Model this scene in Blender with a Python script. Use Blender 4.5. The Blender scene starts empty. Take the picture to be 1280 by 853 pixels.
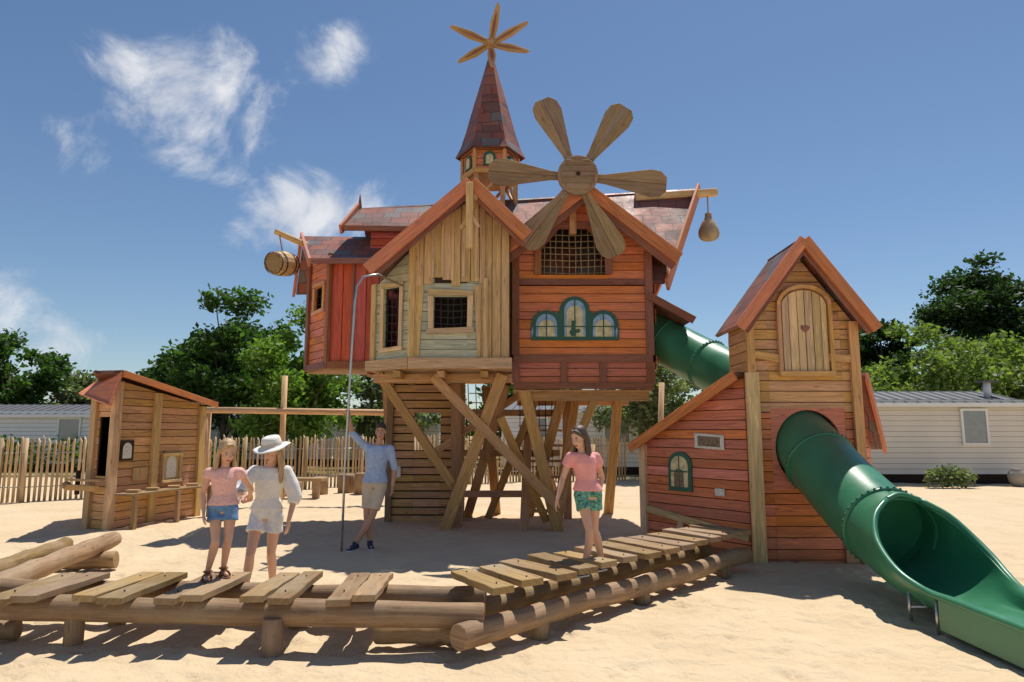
import bpy, math, random
from mathutils import Vector, Matrix, noise
random.seed(7)
V=Vector; Z=V((0,0,1)); X=V((1,0,0)); Y=V((0,1,0))
sc=bpy.context.scene
# ---------------------------------------------------------------- materials
def newmat(name):
    m=bpy.data.materials.new(name); m.use_nodes=True
    nt=m.node_tree; nt.nodes.clear()
    out=nt.nodes.new('ShaderNodeOutputMaterial'); b=nt.nodes.new('ShaderNodeBsdfPrincipled')
    nt.links.new(b.outputs[0],out.inputs[0])
    return m,nt,b,out
def N(nt,t,**k):
    n=nt.nodes.new(t)
    for a,b in k.items(): setattr(n,a,b)
    return n
def L(nt,a,b): nt.links.new(a,b)
def mix(nt,fac,a,b,bt='MIX'):
    n=N(nt,'ShaderNodeMix',data_type='RGBA',blend_type=bt)
    for s,v in ((0,fac),(6,a),(7,b)):
        if isinstance(v,(int,float)): n.inputs[s].default_value=v
        elif isinstance(v,tuple): n.inputs[s].default_value=(*v,1) if len(v)==3 else v
        else: L(nt,v,n.inputs[s])
    return n.outputs[2]
def mth(nt,op,a,b=0.0,c=None):
    n=N(nt,'ShaderNodeMath',operation=op)
    vs=[a,b] if c is None else [a,b,c]
    for i,v in enumerate(vs):
        if isinstance(v,(int,float)): n.inputs[i].default_value=v
        else: L(nt,v,n.inputs[i])
    return n.outputs[0]
def mrange(nt,v,a,b,c=0.0,d=1.0):
    n=N(nt,'ShaderNodeMapRange'); L(nt,v,n.inputs[0])
    for i,x in enumerate((a,b,c,d)): n.inputs[i+1].default_value=x
    return n.outputs[0]
def noi(nt,vec,scale,detail=4,rough=.55,dist=0):
    n=N(nt,'ShaderNodeTexNoise'); n.inputs['Scale'].default_value=scale; n.inputs['Detail'].default_value=detail
    n.inputs['Roughness'].default_value=rough; n.inputs['Distortion'].default_value=dist
    if vec is not None: L(nt,vec,n.inputs['Vector'])
    return n.outputs[0]
def wood(name,col,var=.35,rough=.6,grain=.7,spec=.3,weather=.35,worn=None):
    m,nt,b,out=newmat(name)
    uv=N(nt,'ShaderNodeUVMap'); geo=N(nt,'ShaderNodeNewGeometry')
    rnd=geo.outputs['Random Per Island']
    cmb=N(nt,'ShaderNodeCombineXYZ'); L(nt,mth(nt,'MULTIPLY',rnd,37.0),cmb.inputs[0]); L(nt,mth(nt,'MULTIPLY',rnd,91.0),cmb.inputs[1])
    add=N(nt,'ShaderNodeVectorMath',operation='ADD'); L(nt,uv.outputs[0],add.inputs[0]); L(nt,cmb.outputs[0],add.inputs[1])
    mp=N(nt,'ShaderNodeMapping'); L(nt,add.outputs[0],mp.inputs[0]); mp.inputs['Scale'].default_value=(1.6,24,1)
    g=noi(nt,mp.outputs[0],1.0,5,.6,1.5)
    mp2=N(nt,'ShaderNodeMapping'); L(nt,add.outputs[0],mp2.inputs[0]); mp2.inputs['Scale'].default_value=(3.2,11,1)
    kn=N(nt,'ShaderNodeTexVoronoi'); kn.inputs['Scale'].default_value=.8; L(nt,mp2.outputs[0],kn.inputs['Vector'])
    knot=mrange(nt,kn.outputs[0],.04,.16,1,0)
    dark=tuple(c*.45 for c in col); lite=tuple(min(1,c*1.35) for c in col)
    c=mix(nt,mrange(nt,g,.3,.7),dark,lite)
    c=mix(nt,grain,col,c)
    c=mix(nt,mth(nt,'MULTIPLY',knot,.65),c,tuple(x*.3 for x in col))
    hs=N(nt,'ShaderNodeHueSaturation'); L(nt,c,hs.inputs['Color'])
    L(nt,mrange(nt,rnd,0,1,1-var,1+var),hs.inputs['Value'])
    r2=N(nt,'ShaderNodeTexWhiteNoise',noise_dimensions='1D'); L(nt,rnd,r2.inputs['W'])
    L(nt,mrange(nt,r2.outputs[0],0,1,.488,.512),hs.inputs['Hue'])
    L(nt,mrange(nt,r2.outputs[0],0,1,.85,1.05),hs.inputs['Saturation'])
    big=noi(nt,geo.outputs['Position'],1.6,6,.7)
    wc=worn or tuple(.55*x+.45*y for x,y in zip(col,(.38,.29,.20)))
    c=mix(nt,mth(nt,'MULTIPLY',mrange(nt,big,.46,.66),weather),hs.outputs[0],wc)
    L(nt,c,b.inputs['Base Color'])
    L(nt,mrange(nt,g,.2,.8,rough-.12,rough+.15),b.inputs['Roughness'])
    b.inputs['Specular IOR Level'].default_value=spec
    bp=N(nt,'ShaderNodeBump'); bp.inputs['Strength'].default_value=.45; bp.inputs['Distance'].default_value=.008
    L(nt,g,bp.inputs['Height']); L(nt,bp.outputs[0],b.inputs['Normal'])
    return m
def plain(name,col,rough=.6,metal=0,var=.12,scale=6,bump=0,bs=30,spec=.5,coat=0):
    m,nt,b,out=newmat(name)
    geo=N(nt,'ShaderNodeNewGeometry'); n=noi(nt,geo.outputs['Position'],scale,4)
    c=mix(nt,mrange(nt,n,.3,.7),tuple(x*(1-var) for x in col),tuple(min(1,x*(1+var)) for x in col))
    L(nt,c,b.inputs['Base Color']); b.inputs['Metallic'].default_value=metal
    L(nt,mrange(nt,n,.3,.7,max(.05,rough-.08),rough+.08),b.inputs['Roughness']); b.inputs['Specular IOR Level'].default_value=spec
    b.inputs['Coat Weight'].default_value=coat
    if bump:
        bp=N(nt,'ShaderNodeBump'); bp.inputs['Strength'].default_value=.6; bp.inputs['Distance'].default_value=bump
        L(nt,noi(nt,geo.outputs['Position'],bs,3),bp.inputs['Height']); L(nt,bp.outputs[0],b.inputs['Normal'])
    return m
M={}
M['nat']=wood('natural_wood',(.66,.41,.175),.2)
M['natl']=wood('natural_pale_wood',(.70,.47,.235),.18)
M['honey']=wood('honey_wood',(.66,.34,.125),.17)
M['orange']=wood('orange_stained_wood',(.74,.20,.055),.2,.5)
M['red']=wood('red_stained_wood',(.60,.085,.05),.2,.5)
M['redor']=wood('red_orange_wood',(.66,.185,.07),.2,.5)
M['pale']=wood('pale_green_wood',(.52,.55,.40),.12,weather=.5,worn=(.58,.46,.27))
M['trim']=wood('dark_red_trim',(.30,.10,.05),.2,.5)
M['barge']=wood('barge_board_wood',(.60,.185,.07),.15,.5)
M['leg']=wood('stilt_wood',(.56,.30,.115),.2)
M['log']=wood('log_wood',(.34,.205,.09),.25,.7,weather=.6,worn=(.40,.31,.20))
M['plank']=wood('plank_wood',(.33,.20,.09),.28,.7,weather=.7,worn=(.36,.28,.18))
M['blade']=wood('blade_wood',(.33,.205,.105),.2,.7,weather=.5,worn=(.33,.26,.18))
M['gold']=wood('star_wood',(.50,.28,.09),.15,.6)
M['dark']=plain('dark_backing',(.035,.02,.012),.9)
M['fence']=wood('chestnut_fence_wood',(.60,.42,.23),.35,.8,weather=.4)
M['rope']=plain('rope_fibre',(.34,.25,.14),.9,bump=.004,bs=150)
M['net']=plain('black_net_rope',(.03,.03,.03),.8)
M['steel']=plain('galvanised_steel',(.5,.5,.5),.35,.9)
M['green']=plain('green_slide_plastic',(.04,.20,.10),.36,0,.16,2.5,bump=.002,bs=9,coat=.1)
M['gframe']=plain('green_painted_frame',(.025,.115,.07),.5)
M['glass1']=plain('amber_pane',(.66,.56,.30),.3,var=.3,scale=9)
M['glass2']=plain('blue_pane',(.26,.40,.55),.3,var=.3,scale=9)
M['sign']=plain('printed_sign',(.68,.66,.58),.45,var=.25,scale=30)
M['signd']=plain('printed_sign_picture',(.20,.13,.08),.45,var=.7,scale=40)
M['white']=plain('white_panel',(.80,.80,.78),.5,var=.04)
M['cream']=plain('cream_siding',(.78,.71,.60),.5,var=.05,scale=1)
M['lapshade']=plain('siding_lap_shadow',(.30,.27,.23),.8)  # dark colour painting the shadow gap where siding boards overlap
M['rooftile']=plain('grey_roof',(.12,.12,.13),.7,var=.2)
M['window']=plain('window_glass',(.25,.28,.30),.08,var=.1,spec=.9)
M['burlap']=plain('burlap',(.40,.31,.20),.95,bump=.03,bs=14,var=.3)
M['terra']=plain('stone_pot',(.36,.32,.27),.8)
M['bark']=plain('tree_bark',(.09,.07,.05),.9,bump=.03,bs=12,var=.3)
def shingle():
    m,nt,b,out=newmat('copper_brown_shingle')
    uv=N(nt,'ShaderNodeUVMap'); geo=N(nt,'ShaderNodeNewGeometry')
    wob=N(nt,'ShaderNodeVectorMath',operation='ADD'); L(nt,uv.outputs[0],wob.inputs[0])
    nz=N(nt,'ShaderNodeTexNoise'); nz.inputs['Scale'].default_value=3; L(nt,geo.outputs['Position'],nz.inputs['Vector'])
    sv=N(nt,'ShaderNodeVectorMath',operation='SCALE'); L(nt,nz.outputs['Color'],sv.inputs[0]); sv.inputs['Scale'].default_value=.14; L(nt,sv.outputs[0],wob.inputs[1])
    br=N(nt,'ShaderNodeTexBrick'); L(nt,wob.outputs[0],br.inputs['Vector'])
    br.inputs['Scale'].default_value=1; br.inputs['Brick Width'].default_value=.34; br.inputs['Row Height'].default_value=.24
    br.inputs['Mortar Size'].default_value=.006; br.inputs['Color1'].default_value=(0,0,0,1); br.inputs['Color2'].default_value=(1,1,1,1); br.inputs['Mortar'].default_value=(.5,.5,.5,1)
    rmp=N(nt,'ShaderNodeValToRGB'); L(nt,br.outputs['Color'],rmp.inputs[0]); e=rmp.color_ramp
    e.interpolation='CONSTANT'; e.elements[0].color=(.27,.08,.05,1); e.elements[1].position=.3; e.elements[1].color=(.17,.072,.055,1)
    for p,c in ((.5,(.16,.14,.14,1)),(.62,(.32,.10,.06,1)),(.85,(.20,.08,.065,1))):
        x=e.elements.new(p); x.color=c
    nn=noi(nt,geo.outputs['Position'],3,5,.6)
    c=mix(nt,mrange(nt,nn,.35,.75,0,.5),rmp.outputs[0],(.22,.17,.16))
    c=mix(nt,mth(nt,'MULTIPLY',br.outputs['Fac'],.8),c,(.03,.02,.02))
    L(nt,c,b.inputs['Base Color']); b.inputs['Metallic'].default_value=.15
    L(nt,mrange(nt,nn,.3,.7,.45,.7),b.inputs['Roughness']); b.inputs['Specular IOR Level'].default_value=.35
    bp=N(nt,'ShaderNodeBump'); bp.inputs['Strength'].default_value=.7; bp.inputs['Distance'].default_value=.014
    L(nt,mth(nt,'ADD',mth(nt,'MULTIPLY',br.outputs['Fac'],-1),mth(nt,'MULTIPLY',nn,.8)),bp.inputs['Height']); L(nt,bp.outputs[0],b.inputs['Normal'])
    return m
M['roof']=shingle()
def leafmat(name,c1,c2):
    m,nt,b,out=newmat(name)
    geo=N(nt,'ShaderNodeNewGeometry')
    n=noi(nt,geo.outputs['Position'],.8,3)
    f=mth(nt,'ADD',mth(nt,'MULTIPLY',geo.outputs['Random Per Island'],.6),mrange(nt,n,.3,.7,0,.4))
    c=mix(nt,f,c1,c2); L(nt,c,b.inputs['Base Color']); b.inputs['Roughness'].default_value=.55; b.inputs['Specular IOR Level'].default_value=.3
    tr=N(nt,'ShaderNodeBsdfTranslucent'); L(nt,mix(nt,1.0,c,(1.3,1.6,.5),'MULTIPLY'),tr.inputs[0])
    ms=N(nt,'ShaderNodeMixShader'); ms.inputs[0].default_value=.5; L(nt,b.outputs[0],ms.inputs[1]); L(nt,tr.outputs[0],ms.inputs[2]); L(nt,ms.outputs[0],out.inputs[0])
    return m
# ---------------------------------------------------------------- mesh builder
def newell(p):
    n=V((0,0,0))
    for i in range(len(p)):
        a=p[i]; b=p[(i+1)%len(p)]
        n+=V(((a.y-b.y)*(a.z+b.z),(a.z-b.z)*(a.x+b.x),(a.x-b.x)*(a.y+b.y)))
    return n.normalized()
def empty(name,loc):
    e=bpy.data.objects.new(name,None); e.location=loc; e.empty_display_size=.2; sc.collection.objects.link(e); return e
class MB:
    def __init__(s): s.v=[];s.f=[];s.uv=[];s.m=[];s.s=[]
    def add(s,verts,faces,mat,uvf=None,smooth=False):
        o=len(s.v); s.v+=[tuple(v) for v in verts]
        for f in faces:
            s.f.append([o+i for i in f]); s.m.append(mat); s.s.append(smooth)
            for i in f:
                s.uv.append(uvf(V(verts[i])) if uvf else (0,0))
    def prism(s,pts,t,mat,a=X,n=None):
        pts=[V(p) for p in pts]
        nn=newell(pts)
        if n is not None and nn.dot(n)<0: pts=pts[::-1]; nn=-nn
        n=nn; k=len(pts); b=n.cross(a)
        vs=pts+[p-n*t for p in pts]
        fs=[list(range(k)),list(range(2*k-1,k-1,-1))]
        for i in range(k):
            j=(i+1)%k; fs.append([j,i,i+k,j+k])
        s.add(vs,fs,mat,lambda p:(p.dot(a),p.dot(b)+p.dot(n)))
    def beam(s,p0,p1,w,t,mat,n=None,taper=1.0,center=False):
        p0=V(p0);p1=V(p1); d=(p1-p0).normalized()
        if n is None: n=V((0,-1,0))
        n=V(n); n=(n-d*n.dot(d)).normalized(); b=n.cross(d)
        o0=(-t/2 if center else 0)
        vs=[]
        for p,k in ((p0,1),(p1,taper)):
            for q,r in ((-1,0),(1,0),(1,1),(-1,1)):
                vs.append(p+b*(q*w*k/2)+n*(o0+r*t))
        fs=[[0,3,2,1],[4,5,6,7],[0,1,5,4],[1,2,6,5],[2,3,7,6],[3,0,4,7]]
        s.add(vs,fs,mat,lambda p:(p.dot(d),p.dot(b)+p.dot(n)))
    def box(s,c,sx,sy,sz,mat,rz=0,a=None):
        c=V(c); ax=V((math.cos(rz),math.sin(rz),0))
        s.beam(c-ax*sx/2,c+ax*sx/2,sz,sy,mat,V((-ax.y,ax.x,0)),center=True)
    def tube(s,pts,rads,mat,seg=12,caps=True,jit=0):
        pts=[V(p) for p in pts]; k=len(pts); vs=[]; u=None
        if isinstance(rads,(int,float)): rads=[rads]*k
        ln=[0]
        for i in range(1,k): ln.append(ln[-1]+(pts[i]-pts[i-1]).length)
        for i in range(k):
            d=(pts[min(i+1,k-1)]-pts[max(i-1,0)]).normalized()
            if u is None:
                u=d.cross(Z if abs(d.z)<.9 else X).normalized()
            else: u=(u-d*u.dot(d)).normalized()
            w=d.cross(u)
            for j in range(seg):
                an=2*math.pi*j/seg; r=rads[i]*(1+random.uniform(-jit,jit))
                vs.append(pts[i]+u*math.cos(an)*r+w*math.sin(an)*r)
        o=len(s.v); s.v+=[tuple(v) for v in vs]
        for i in range(k-1):
            for j in range(seg):
                j2=(j+1)%seg
                s.f.append([o+i*seg+j,o+i*seg+j2,o+(i+1)*seg+j2,o+(i+1)*seg+j]); s.m.append(mat); s.s.append(True)
                c=rads[0]*2*math.pi/seg
                s.uv+=[(ln[i],j*c),(ln[i],(j+1)*c),(ln[i+1],(j+1)*c),(ln[i+1],j*c)]
        if caps:
            for i,rv in ((0,True),(k-1,False)):
                f=[o+i*seg+j for j in range(seg)]
                if rv: f=f[::-1]
                s.f.append(f); s.m.append(mat); s.s.append(False)
                s.uv+=[(s.v[q][0]*.3,s.v[q][2]) for q in f]
    def ell(s,c,r,mat,R=None,seg=16,rings=10):
        c=V(c); vs=[];
        if isinstance(r,(int,float)): r=(r,r,r)
        for i in range(1,rings):
            th=math.pi*i/rings
            for j in range(seg):
                ph=2*math.pi*j/seg
                vs.append(V((r[0]*math.sin(th)*math.cos(ph),r[1]*math.sin(th)*math.sin(ph),r[2]*math.cos(th))))
        vs+= [V((0,0,r[2])),V((0,0,-r[2]))]
        if R is not None: vs=[R@v for v in vs]
        vs=[c+v for v in vs]; fs=[]
        for i in range(rings-2):
            for j in range(seg):
                j2=(j+1)%seg; fs.append([i*seg+j,(i+1)*seg+j,(i+1)*seg+j2,i*seg+j2])
        t=(rings-1)*seg
        for j in range(seg):
            j2=(j+1)%seg; fs.append([t,j,j2]); fs.append([t+1,(rings-2)*seg+j2,(rings-2)*seg+j])
        s.add(vs,fs,mat,lambda p:(p.x,p.z),True)
    def loft(s,rings,mat,seg=20,close=True):
        vs=[]
        for c,a,b in rings:
            for j in range(seg):
                an=2*math.pi*j/seg; vs.append(V(c)+a*math.cos(an)+b*math.sin(an))
        fs=[]
        for i in range(len(rings)-1):
            for j in range(seg):
                j2=(j+1)%seg; fs.append([i*seg+j,i*seg+j2,(i+1)*seg+j2,(i+1)*seg+j])
        if close:
            fs.append(list(range(seg))[::-1]); k=(len(rings)-1)*seg; fs.append([k+j for j in range(seg)])
        s.add(vs,fs,mat,lambda p:(p.x,p.z),True)
    def obj(s,name,parent=None,bevel=0,mods=None):
        me=bpy.data.meshes.new(name); me.from_pydata(s.v,[],s.f)
        uvl=me.uv_layers.new(name='UVMap')
        flat=[c for u in s.uv for c in u]; uvl.data.foreach_set('uv',flat)
        ms=[]; idx=[]
        for m in s.m:
            if m not in ms: ms.append(m)
            idx.append(ms.index(m))
        for m in ms: me.materials.append(m)
        me.polygons.foreach_set('material_index',idx); me.polygons.foreach_set('use_smooth',s.s)
        me.update()
        o=bpy.data.objects.new(name,me); sc.collection.objects.link(o)
        if parent:
            o.parent=parent; o.matrix_parent_inverse=Matrix.Translation(-parent.location)
        if bevel:
            b=o.modifiers.new('bevel','BEVEL'); b.width=bevel; b.segments=1; b.limit_method='ANGLE'; b.angle_limit=math.radians(40)
        return o
def clip(poly,ax,val,less):
    out=[]
    k=len(poly)
    for i in range(k):
        a=poly[i]; b=poly[(i+1)%k]
        ia=(a[ax]<=val) if less else (a[ax]>=val); ib=(b[ax]<=val) if less else (b[ax]>=val)
        if ia: out.append(a)
        if ia!=ib:
            t=(val-a[ax])/(b[ax]-a[ax]); out.append((a[0]+(b[0]-a[0])*t,a[1]+(b[1]-a[1])*t))
    if len(out)<3: return []
    A=sum(out[i][0]*out[(i+1)%len(out)][1]-out[(i+1)%len(out)][0]*out[i][1] for i in range(len(out)))
    return out if abs(A)>1e-4 else []
def wall(mb,o,ax,poly,mat,holes=(),bw=.12,horiz=True,t=.025,backing=True,gap=.005,off=0,up=Z,jag=0):
    o=V(o); ax=V(ax).normalized(); n=ax.cross(up)
    def minus(p):
        ps=[p]
        for (x0,x1,y0,y1) in holes:
            q=[]
            for r in ps:
                for c in (clip(r,0,x0,True),clip(r,0,x1,False)):
                    if c: q.append(c)
                m=clip(r,0,x0,False); m=clip(m,0,x1,True) if m else []
                if m:
                    for c in (clip(m,1,y0,True),clip(m,1,y1,False)):
                        if c: q.append(c)
            ps=q
        return ps
    k=1 if horiz else 0
    lo=min(p[k] for p in poly); hi=max(p[k] for p in poly); y=lo
    while y<hi-.01:
        w=bw*random.uniform(.9,1.1)
        s=clip(poly,k,y+gap,False); s=clip(s,k,min(y+w,hi)-gap,True) if s else []
        if s:
            if jag and not horiz:
                b=min(p[1] for p in s)+random.uniform(0,jag); s=clip(s,1,b,False) or s
            for piece in minus(s):
                j=off+random.uniform(0,.008)
                mb.prism([o+ax*p[0]+up*p[1]+n*j for p in piece],t,mat,ax if horiz else up,n)
        y+=w
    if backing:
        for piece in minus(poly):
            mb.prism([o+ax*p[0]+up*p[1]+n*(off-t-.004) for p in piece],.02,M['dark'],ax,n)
def arch(x0,x1,y0,y1,k=10,r=None):
    cx=(x0+x1)/2; rx=(x1-x0)/2; ry=min(rx,y1-y0) if r is None else r
    pts=[(x0,y0),(x1,y0)]
    for i in range(k+1):
        a=math.pi*i/k; pts.append((cx+rx*math.cos(a),y1-ry+ry*math.sin(a)))
    return pts
def flat(mb,o,ax,poly,t,mat,off,up=Z):
    o=V(o);ax=V(ax).normalized(); n=ax.cross(up)
    mb.prism([o+ax*p[0]+up*p[1]+n*off for p in poly],t,mat,up,n)
def frame(mb,o,ax,x0,x1,y0,y1,w,mat,off=.03,t=.035,skew=.02,up=Z):
    o=V(o);ax=V(ax).normalized(); n=ax.cross(up)
    P=lambda x,y:o+ax*x+up*y+n*off
    mb.beam(P(x0-w*1.3,y0-w/2),P(x1+w*1.3,y0-w/2+skew),w,t+.012,mat,n)
    mb.beam(P(x0-w*1.2,y1+w/2+skew),P(x1+w*1.2,y1+w/2),w,t+.009,mat,n)
    mb.beam(P(x0-w/2,y0),P(x0-w/2-skew*.5,y1+.005),w,t,mat,n)
    mb.beam(P(x1+w/2,y0+skew),P(x1+w/2+skew*.5,y1),w,t,mat,n)
def net(mb,o,ax,x0,x1,y0,y1,nx,ny,off=-.05,r=.008,up=Z,mat=None):
    o=V(o);ax=V(ax).normalized(); n=ax.cross(up)
    P=lambda x,y:o+ax*x+up*y+n*off
    mat=mat or M['net']
    for i in range(nx+1):
        x=x0+(x1-x0)*i/nx; mb.tube([P(x,y0),P(x+random.uniform(-.02,.02),(y0+y1)/2),P(x,y1)],r,mat,5)
    for i in range(ny+1):
        y=y0+(y1-y0)*i/ny; mb.tube([P(x0,y),P((x0+x1)/2,y-.02),P(x1,y)],r,mat,5)
# ---------------------------------------------------------------- camera, light, sky
cam=bpy.data.cameras.new('camera'); co=bpy.data.objects.new('camera',cam); sc.collection.objects.link(co)
co.location=(0,0,1.65); co.rotation_euler=(math.radians(97.55),0,0); cam.lens=24; cam.sensor_width=36; cam.clip_end=6000; sc.camera=co
sdir=V((.2,.36,1)).normalized()
sl=bpy.data.lights.new('sun','SUN'); sl.energy=5.0; sl.angle=math.radians(.5); sl.color=(1,.955,.88)
so=bpy.data.objects.new('sun',sl); sc.collection.objects.link(so); so.rotation_euler=sdir.to_track_quat('Z','Y').to_euler(); so.location=(5,10,20)
w=bpy.data.worlds.new('World'); sc.world=w; w.use_nodes=True; nt=w.node_tree; nt.nodes.clear()
wo=N(nt,'ShaderNodeOutputWorld'); bg=N(nt,'ShaderNodeBackground'); L(nt,bg.outputs[0],wo.inputs[0])
sky=N(nt,'ShaderNodeTexSky'); sky.sky_type='NISHITA'; sky.sun_disc=False
sky.sun_elevation=math.asin(sdir.z); sky.sun_rotation=math.atan2(sdir.x,sdir.y); sky.air_density=1.0; sky.dust_density=.25; sky.ozone_density=3.0
SK=.105
tc=N(nt,'ShaderNodeTexCoord'); gen=tc.outputs['Generated']
n1=N(nt,'ShaderNodeTexNoise'); n1.inputs['Scale'].default_value=6.5; n1.inputs['Detail'].default_value=12; n1.inputs['Roughness'].default_value=.64; n1.inputs['Distortion'].default_value=.5; L(nt,gen,n1.inputs['Vector'])
def pd(u,v):
    y=(426.5-v)/853; return V(((u-640)/853,.9913-.1314*y,.1314+.9913*y)).normalized()
# cloud centres, given as compass/elevation directions: (.., .., angular radius, weight)
blobs=[(175,80,70,.8),(225,95,80,.95),(280,115,75,1.0),(310,150,55,.9),(265,160,65,.85),(250,200,55,.75),(285,225,55,.7),(345,175,35,.6),
 (335,262,55,1.0),(370,250,60,1.15),(410,258,62,1.25),(445,265,50,1.2),(385,280,50,1.05),(300,285,50,.8),(465,268,35,1.0),
 (418,62,42,.72),(85,175,45,.6),(400,190,40,.55),(10,380,70,.72),(60,405,60,.64),(130,434,60,.6),(30,430,50,.55)]
cur=None
for (bu,bv,r,wt) in blobs:
    d=pd(bu,bv)
    sb=N(nt,'ShaderNodeVectorMath',operation='DISTANCE'); L(nt,gen,sb.inputs[0]); sb.inputs[1].default_value=d
    m=mrange(nt,sb.outputs['Value'],0,r/853*1.35,wt,0)
    cur=m if cur is None else mth(nt,'MAXIMUM',cur,m)
dens=mth(nt,'ADD',mth(nt,'MULTIPLY',cur,.85),mth(nt,'MULTIPLY',mth(nt,'SUBTRACT',n1.outputs[0],.5),2.6))
cm=N(nt,'ShaderNodeMapRange',interpolation_type='SMOOTHSTEP'); L(nt,dens,cm.inputs[0]); cm.inputs[1].default_value=.28; cm.inputs[2].default_value=1.0
msk=mth(nt,'MULTIPLY',cm.outputs[0],mth(nt,'MULTIPLY',mrange(nt,cur,0.02,.40),.95))
n2=N(nt,'ShaderNodeTexNoise'); n2.inputs['Scale'].default_value=14; n2.inputs['Detail'].default_value=5; L(nt,gen,n2.inputs['Vector'])
cc=mix(nt,mrange(nt,n2.outputs[0],.35,.65),(6.0,6.3,7.0),(8.2,8.3,8.5))
hs=N(nt,'ShaderNodeHueSaturation'); hs.inputs['Saturation'].default_value=1.06; hs.inputs['Value'].default_value=.92; L(nt,sky.outputs[0],hs.inputs['Color'])
L(nt,mix(nt,msk,hs.outputs[0],cc),bg.inputs[0]); bg.inputs[1].default_value=SK
sc.view_settings.view_transform='Standard'; sc.view_settings.look='None'; sc.view_settings.exposure=0
# ---------------------------------------------------------------- ground
pits={}
rp=random.Random(3)
for _ in range(2400):
    px,py=rp.uniform(-9,9),rp.uniform(3.5,16); an=rp.uniform(0,3.14); pit=(px,py,math.cos(an),math.sin(an),rp.uniform(.10,.17),rp.uniform(.06,.09),rp.uniform(.008,.026))
    for ci in (-1,0,1):
        for cj in (-1,0,1): pits.setdefault((int(math.floor(px/.4))+ci,int(math.floor(py/.4))+cj),[]).append(pit)
def gh(x,y):
    if y>26 or abs(x)>18 or y<1: return 0
    p=V((x,y,0))
    h=.045*noise.noise(p*.55)+.022*noise.noise(p*1.9+V((5,2,0)))+.012*noise.noise(p*4.5+V((1,9,0)))
    for (px,py,c,s,a,b,dp) in pits.get((int(math.floor(x/.4)),int(math.floor(y/.4))),()):
        u=((x-px)*c+(y-py)*s)/a; v=(-(x-px)*s+(y-py)*c)/b; q=u*u+v*v
        if q<4: h+=dp*(-math.exp(-q*1.6)+.45*math.exp(-(math.sqrt(q)-1.25)**2*7))
    return h
ys=[-300,-60,-20,-8,-2,1,2.5]
y=3.0
while y<27: ys.append(y); y+=(.0045*y+.012 if y<12 else .012*y)
ys+=[27.5,29,32,37,45,60,90,150,300,800,2500]
xs=[-2500,-800,-300,-120,-60,-35,-25,-21,-18.5]
x=-18.0
while x<18: xs.append(x); x+=.045 if abs(x)<7 else .12
xs+=[18.5,21,25,35,60,120,300,800,2500]
vs=[(a,b,gh(a,b)) for b in ys for a in xs]; nx=len(xs)
fs=[(j*nx+i,j*nx+i+1,(j+1)*nx+i+1,(j+1)*nx+i) for j in range(len(ys)-1) for i in range(nx-1)]
me=bpy.data.meshes.new('sand_ground'); me.from_pydata(vs,[],fs); me.polygons.foreach_set('use_smooth',[True]*len(fs))
g=bpy.data.objects.new('sand_ground',me); sc.collection.objects.link(g)
m,nt,b,out=newmat('sand'); geo=N(nt,'ShaderNodeNewGeometry'); pos=geo.outputs['Position']
a1=noi(nt,pos,1.1,6,.6); a2=noi(nt,pos,60,3,.7)
c=mix(nt,mrange(nt,a1,.3,.7),(.60,.46,.29),(.70,.55,.365)); c=mix(nt,mrange(nt,a2,.35,.7,0,.3),c,(.48,.355,.215))
sp=N(nt,'ShaderNodeSeparateXYZ'); L(nt,pos,sp.inputs[0])
far=mrange(nt,mth(nt,'ADD',sp.outputs[1],mth(nt,'MULTIPLY',a1,4)),26,30)
gr=mix(nt,mrange(nt,noi(nt,pos,.6,5),.4,.6),(.10,.12,.04),(.30,.24,.13))
c=mix(nt,far,c,gr); L(nt,c,b.inputs['Base Color']); b.inputs['Roughness'].default_value=.95; b.inputs['Specular IOR Level'].default_value=.1
h=mth(nt,'ADD',mth(nt,'MULTIPLY',noi(nt,pos,6,4,.55,.5),1.0),mth(nt,'MULTIPLY',noi(nt,pos,24,3,.6),.25))
bp=N(nt,'ShaderNodeBump'); bp.inputs['Strength'].default_value=.7; bp.inputs['Distance'].default_value=.055; L(nt,h,bp.inputs['Height']); L(nt,bp.outputs[0],b.inputs['Normal'])
me.materials.append(m)
# ================================================================ STILT PLAYHOUSE
H=empty('stilt_playhouse',(0,12.5,0))
def gable_boards(mb,pk,l,r,w,t,mat,n=V((0,-1,0))):
    mb.beam(V(l),V(pk),w,t,mat,n); mb.beam(V(pk)+n*.004,V(r)+n*.004,w,t,mat,n)
# --- natural hut
mb=MB()
o=V((-1.58,10.8,0))
hole=(.33,.86,3.27,3.80)
wall(mb,o,X,[(0,2.80),(1.13,2.80),(1.13,4.1),(0,4.1)],M['pale'],[hole],.155)
wall(mb,o,X,[(1.13,2.80),(1.55,2.80),(1.55,4.86),(1.13,5.22),(1.13,4)],M['nat'],bw=.14,horiz=False)
wall(mb,o,X,[(0,3.86),(.3,3.98),(1.15,3.95),(1.15,5.28),(.93,5.45),(0,4.70)],M['nat'],bw=.15,horiz=False,off=.03,jag=.14,holes=[(.28,.91,3.2,3.84)])
for xx in (.12,.3,.46,.62,.8,1.0): mb.beam(o+V((xx,-.038,4.05+random.uniform(0,.1))),o+V((xx,-.038,4.72+min(xx,.9)*.75)),.045,.02,M['natl'])
wall(mb,o,X,[(0,2.8),(.10,2.8),(.16,3.98),(0,3.98)],M['nat'],bw=.2,horiz=False,off=.028,backing=False)
wall(mb,o,X,[(1.03,2.8),(1.15,2.8),(1.15,3.98),(.97,3.98)],M['nat'],bw=.12,horiz=False,off=.028,backing=False)
frame(mb,o,X,*hole,.085,M['natl'],off=.035,skew=.03)
net(mb,o,X,*hole,5,5,r=.01)
mb.box(o+V(((hole[0]+hole[1])/2,.5,3.5)),.9,.02,.9,M['dark'])
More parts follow.
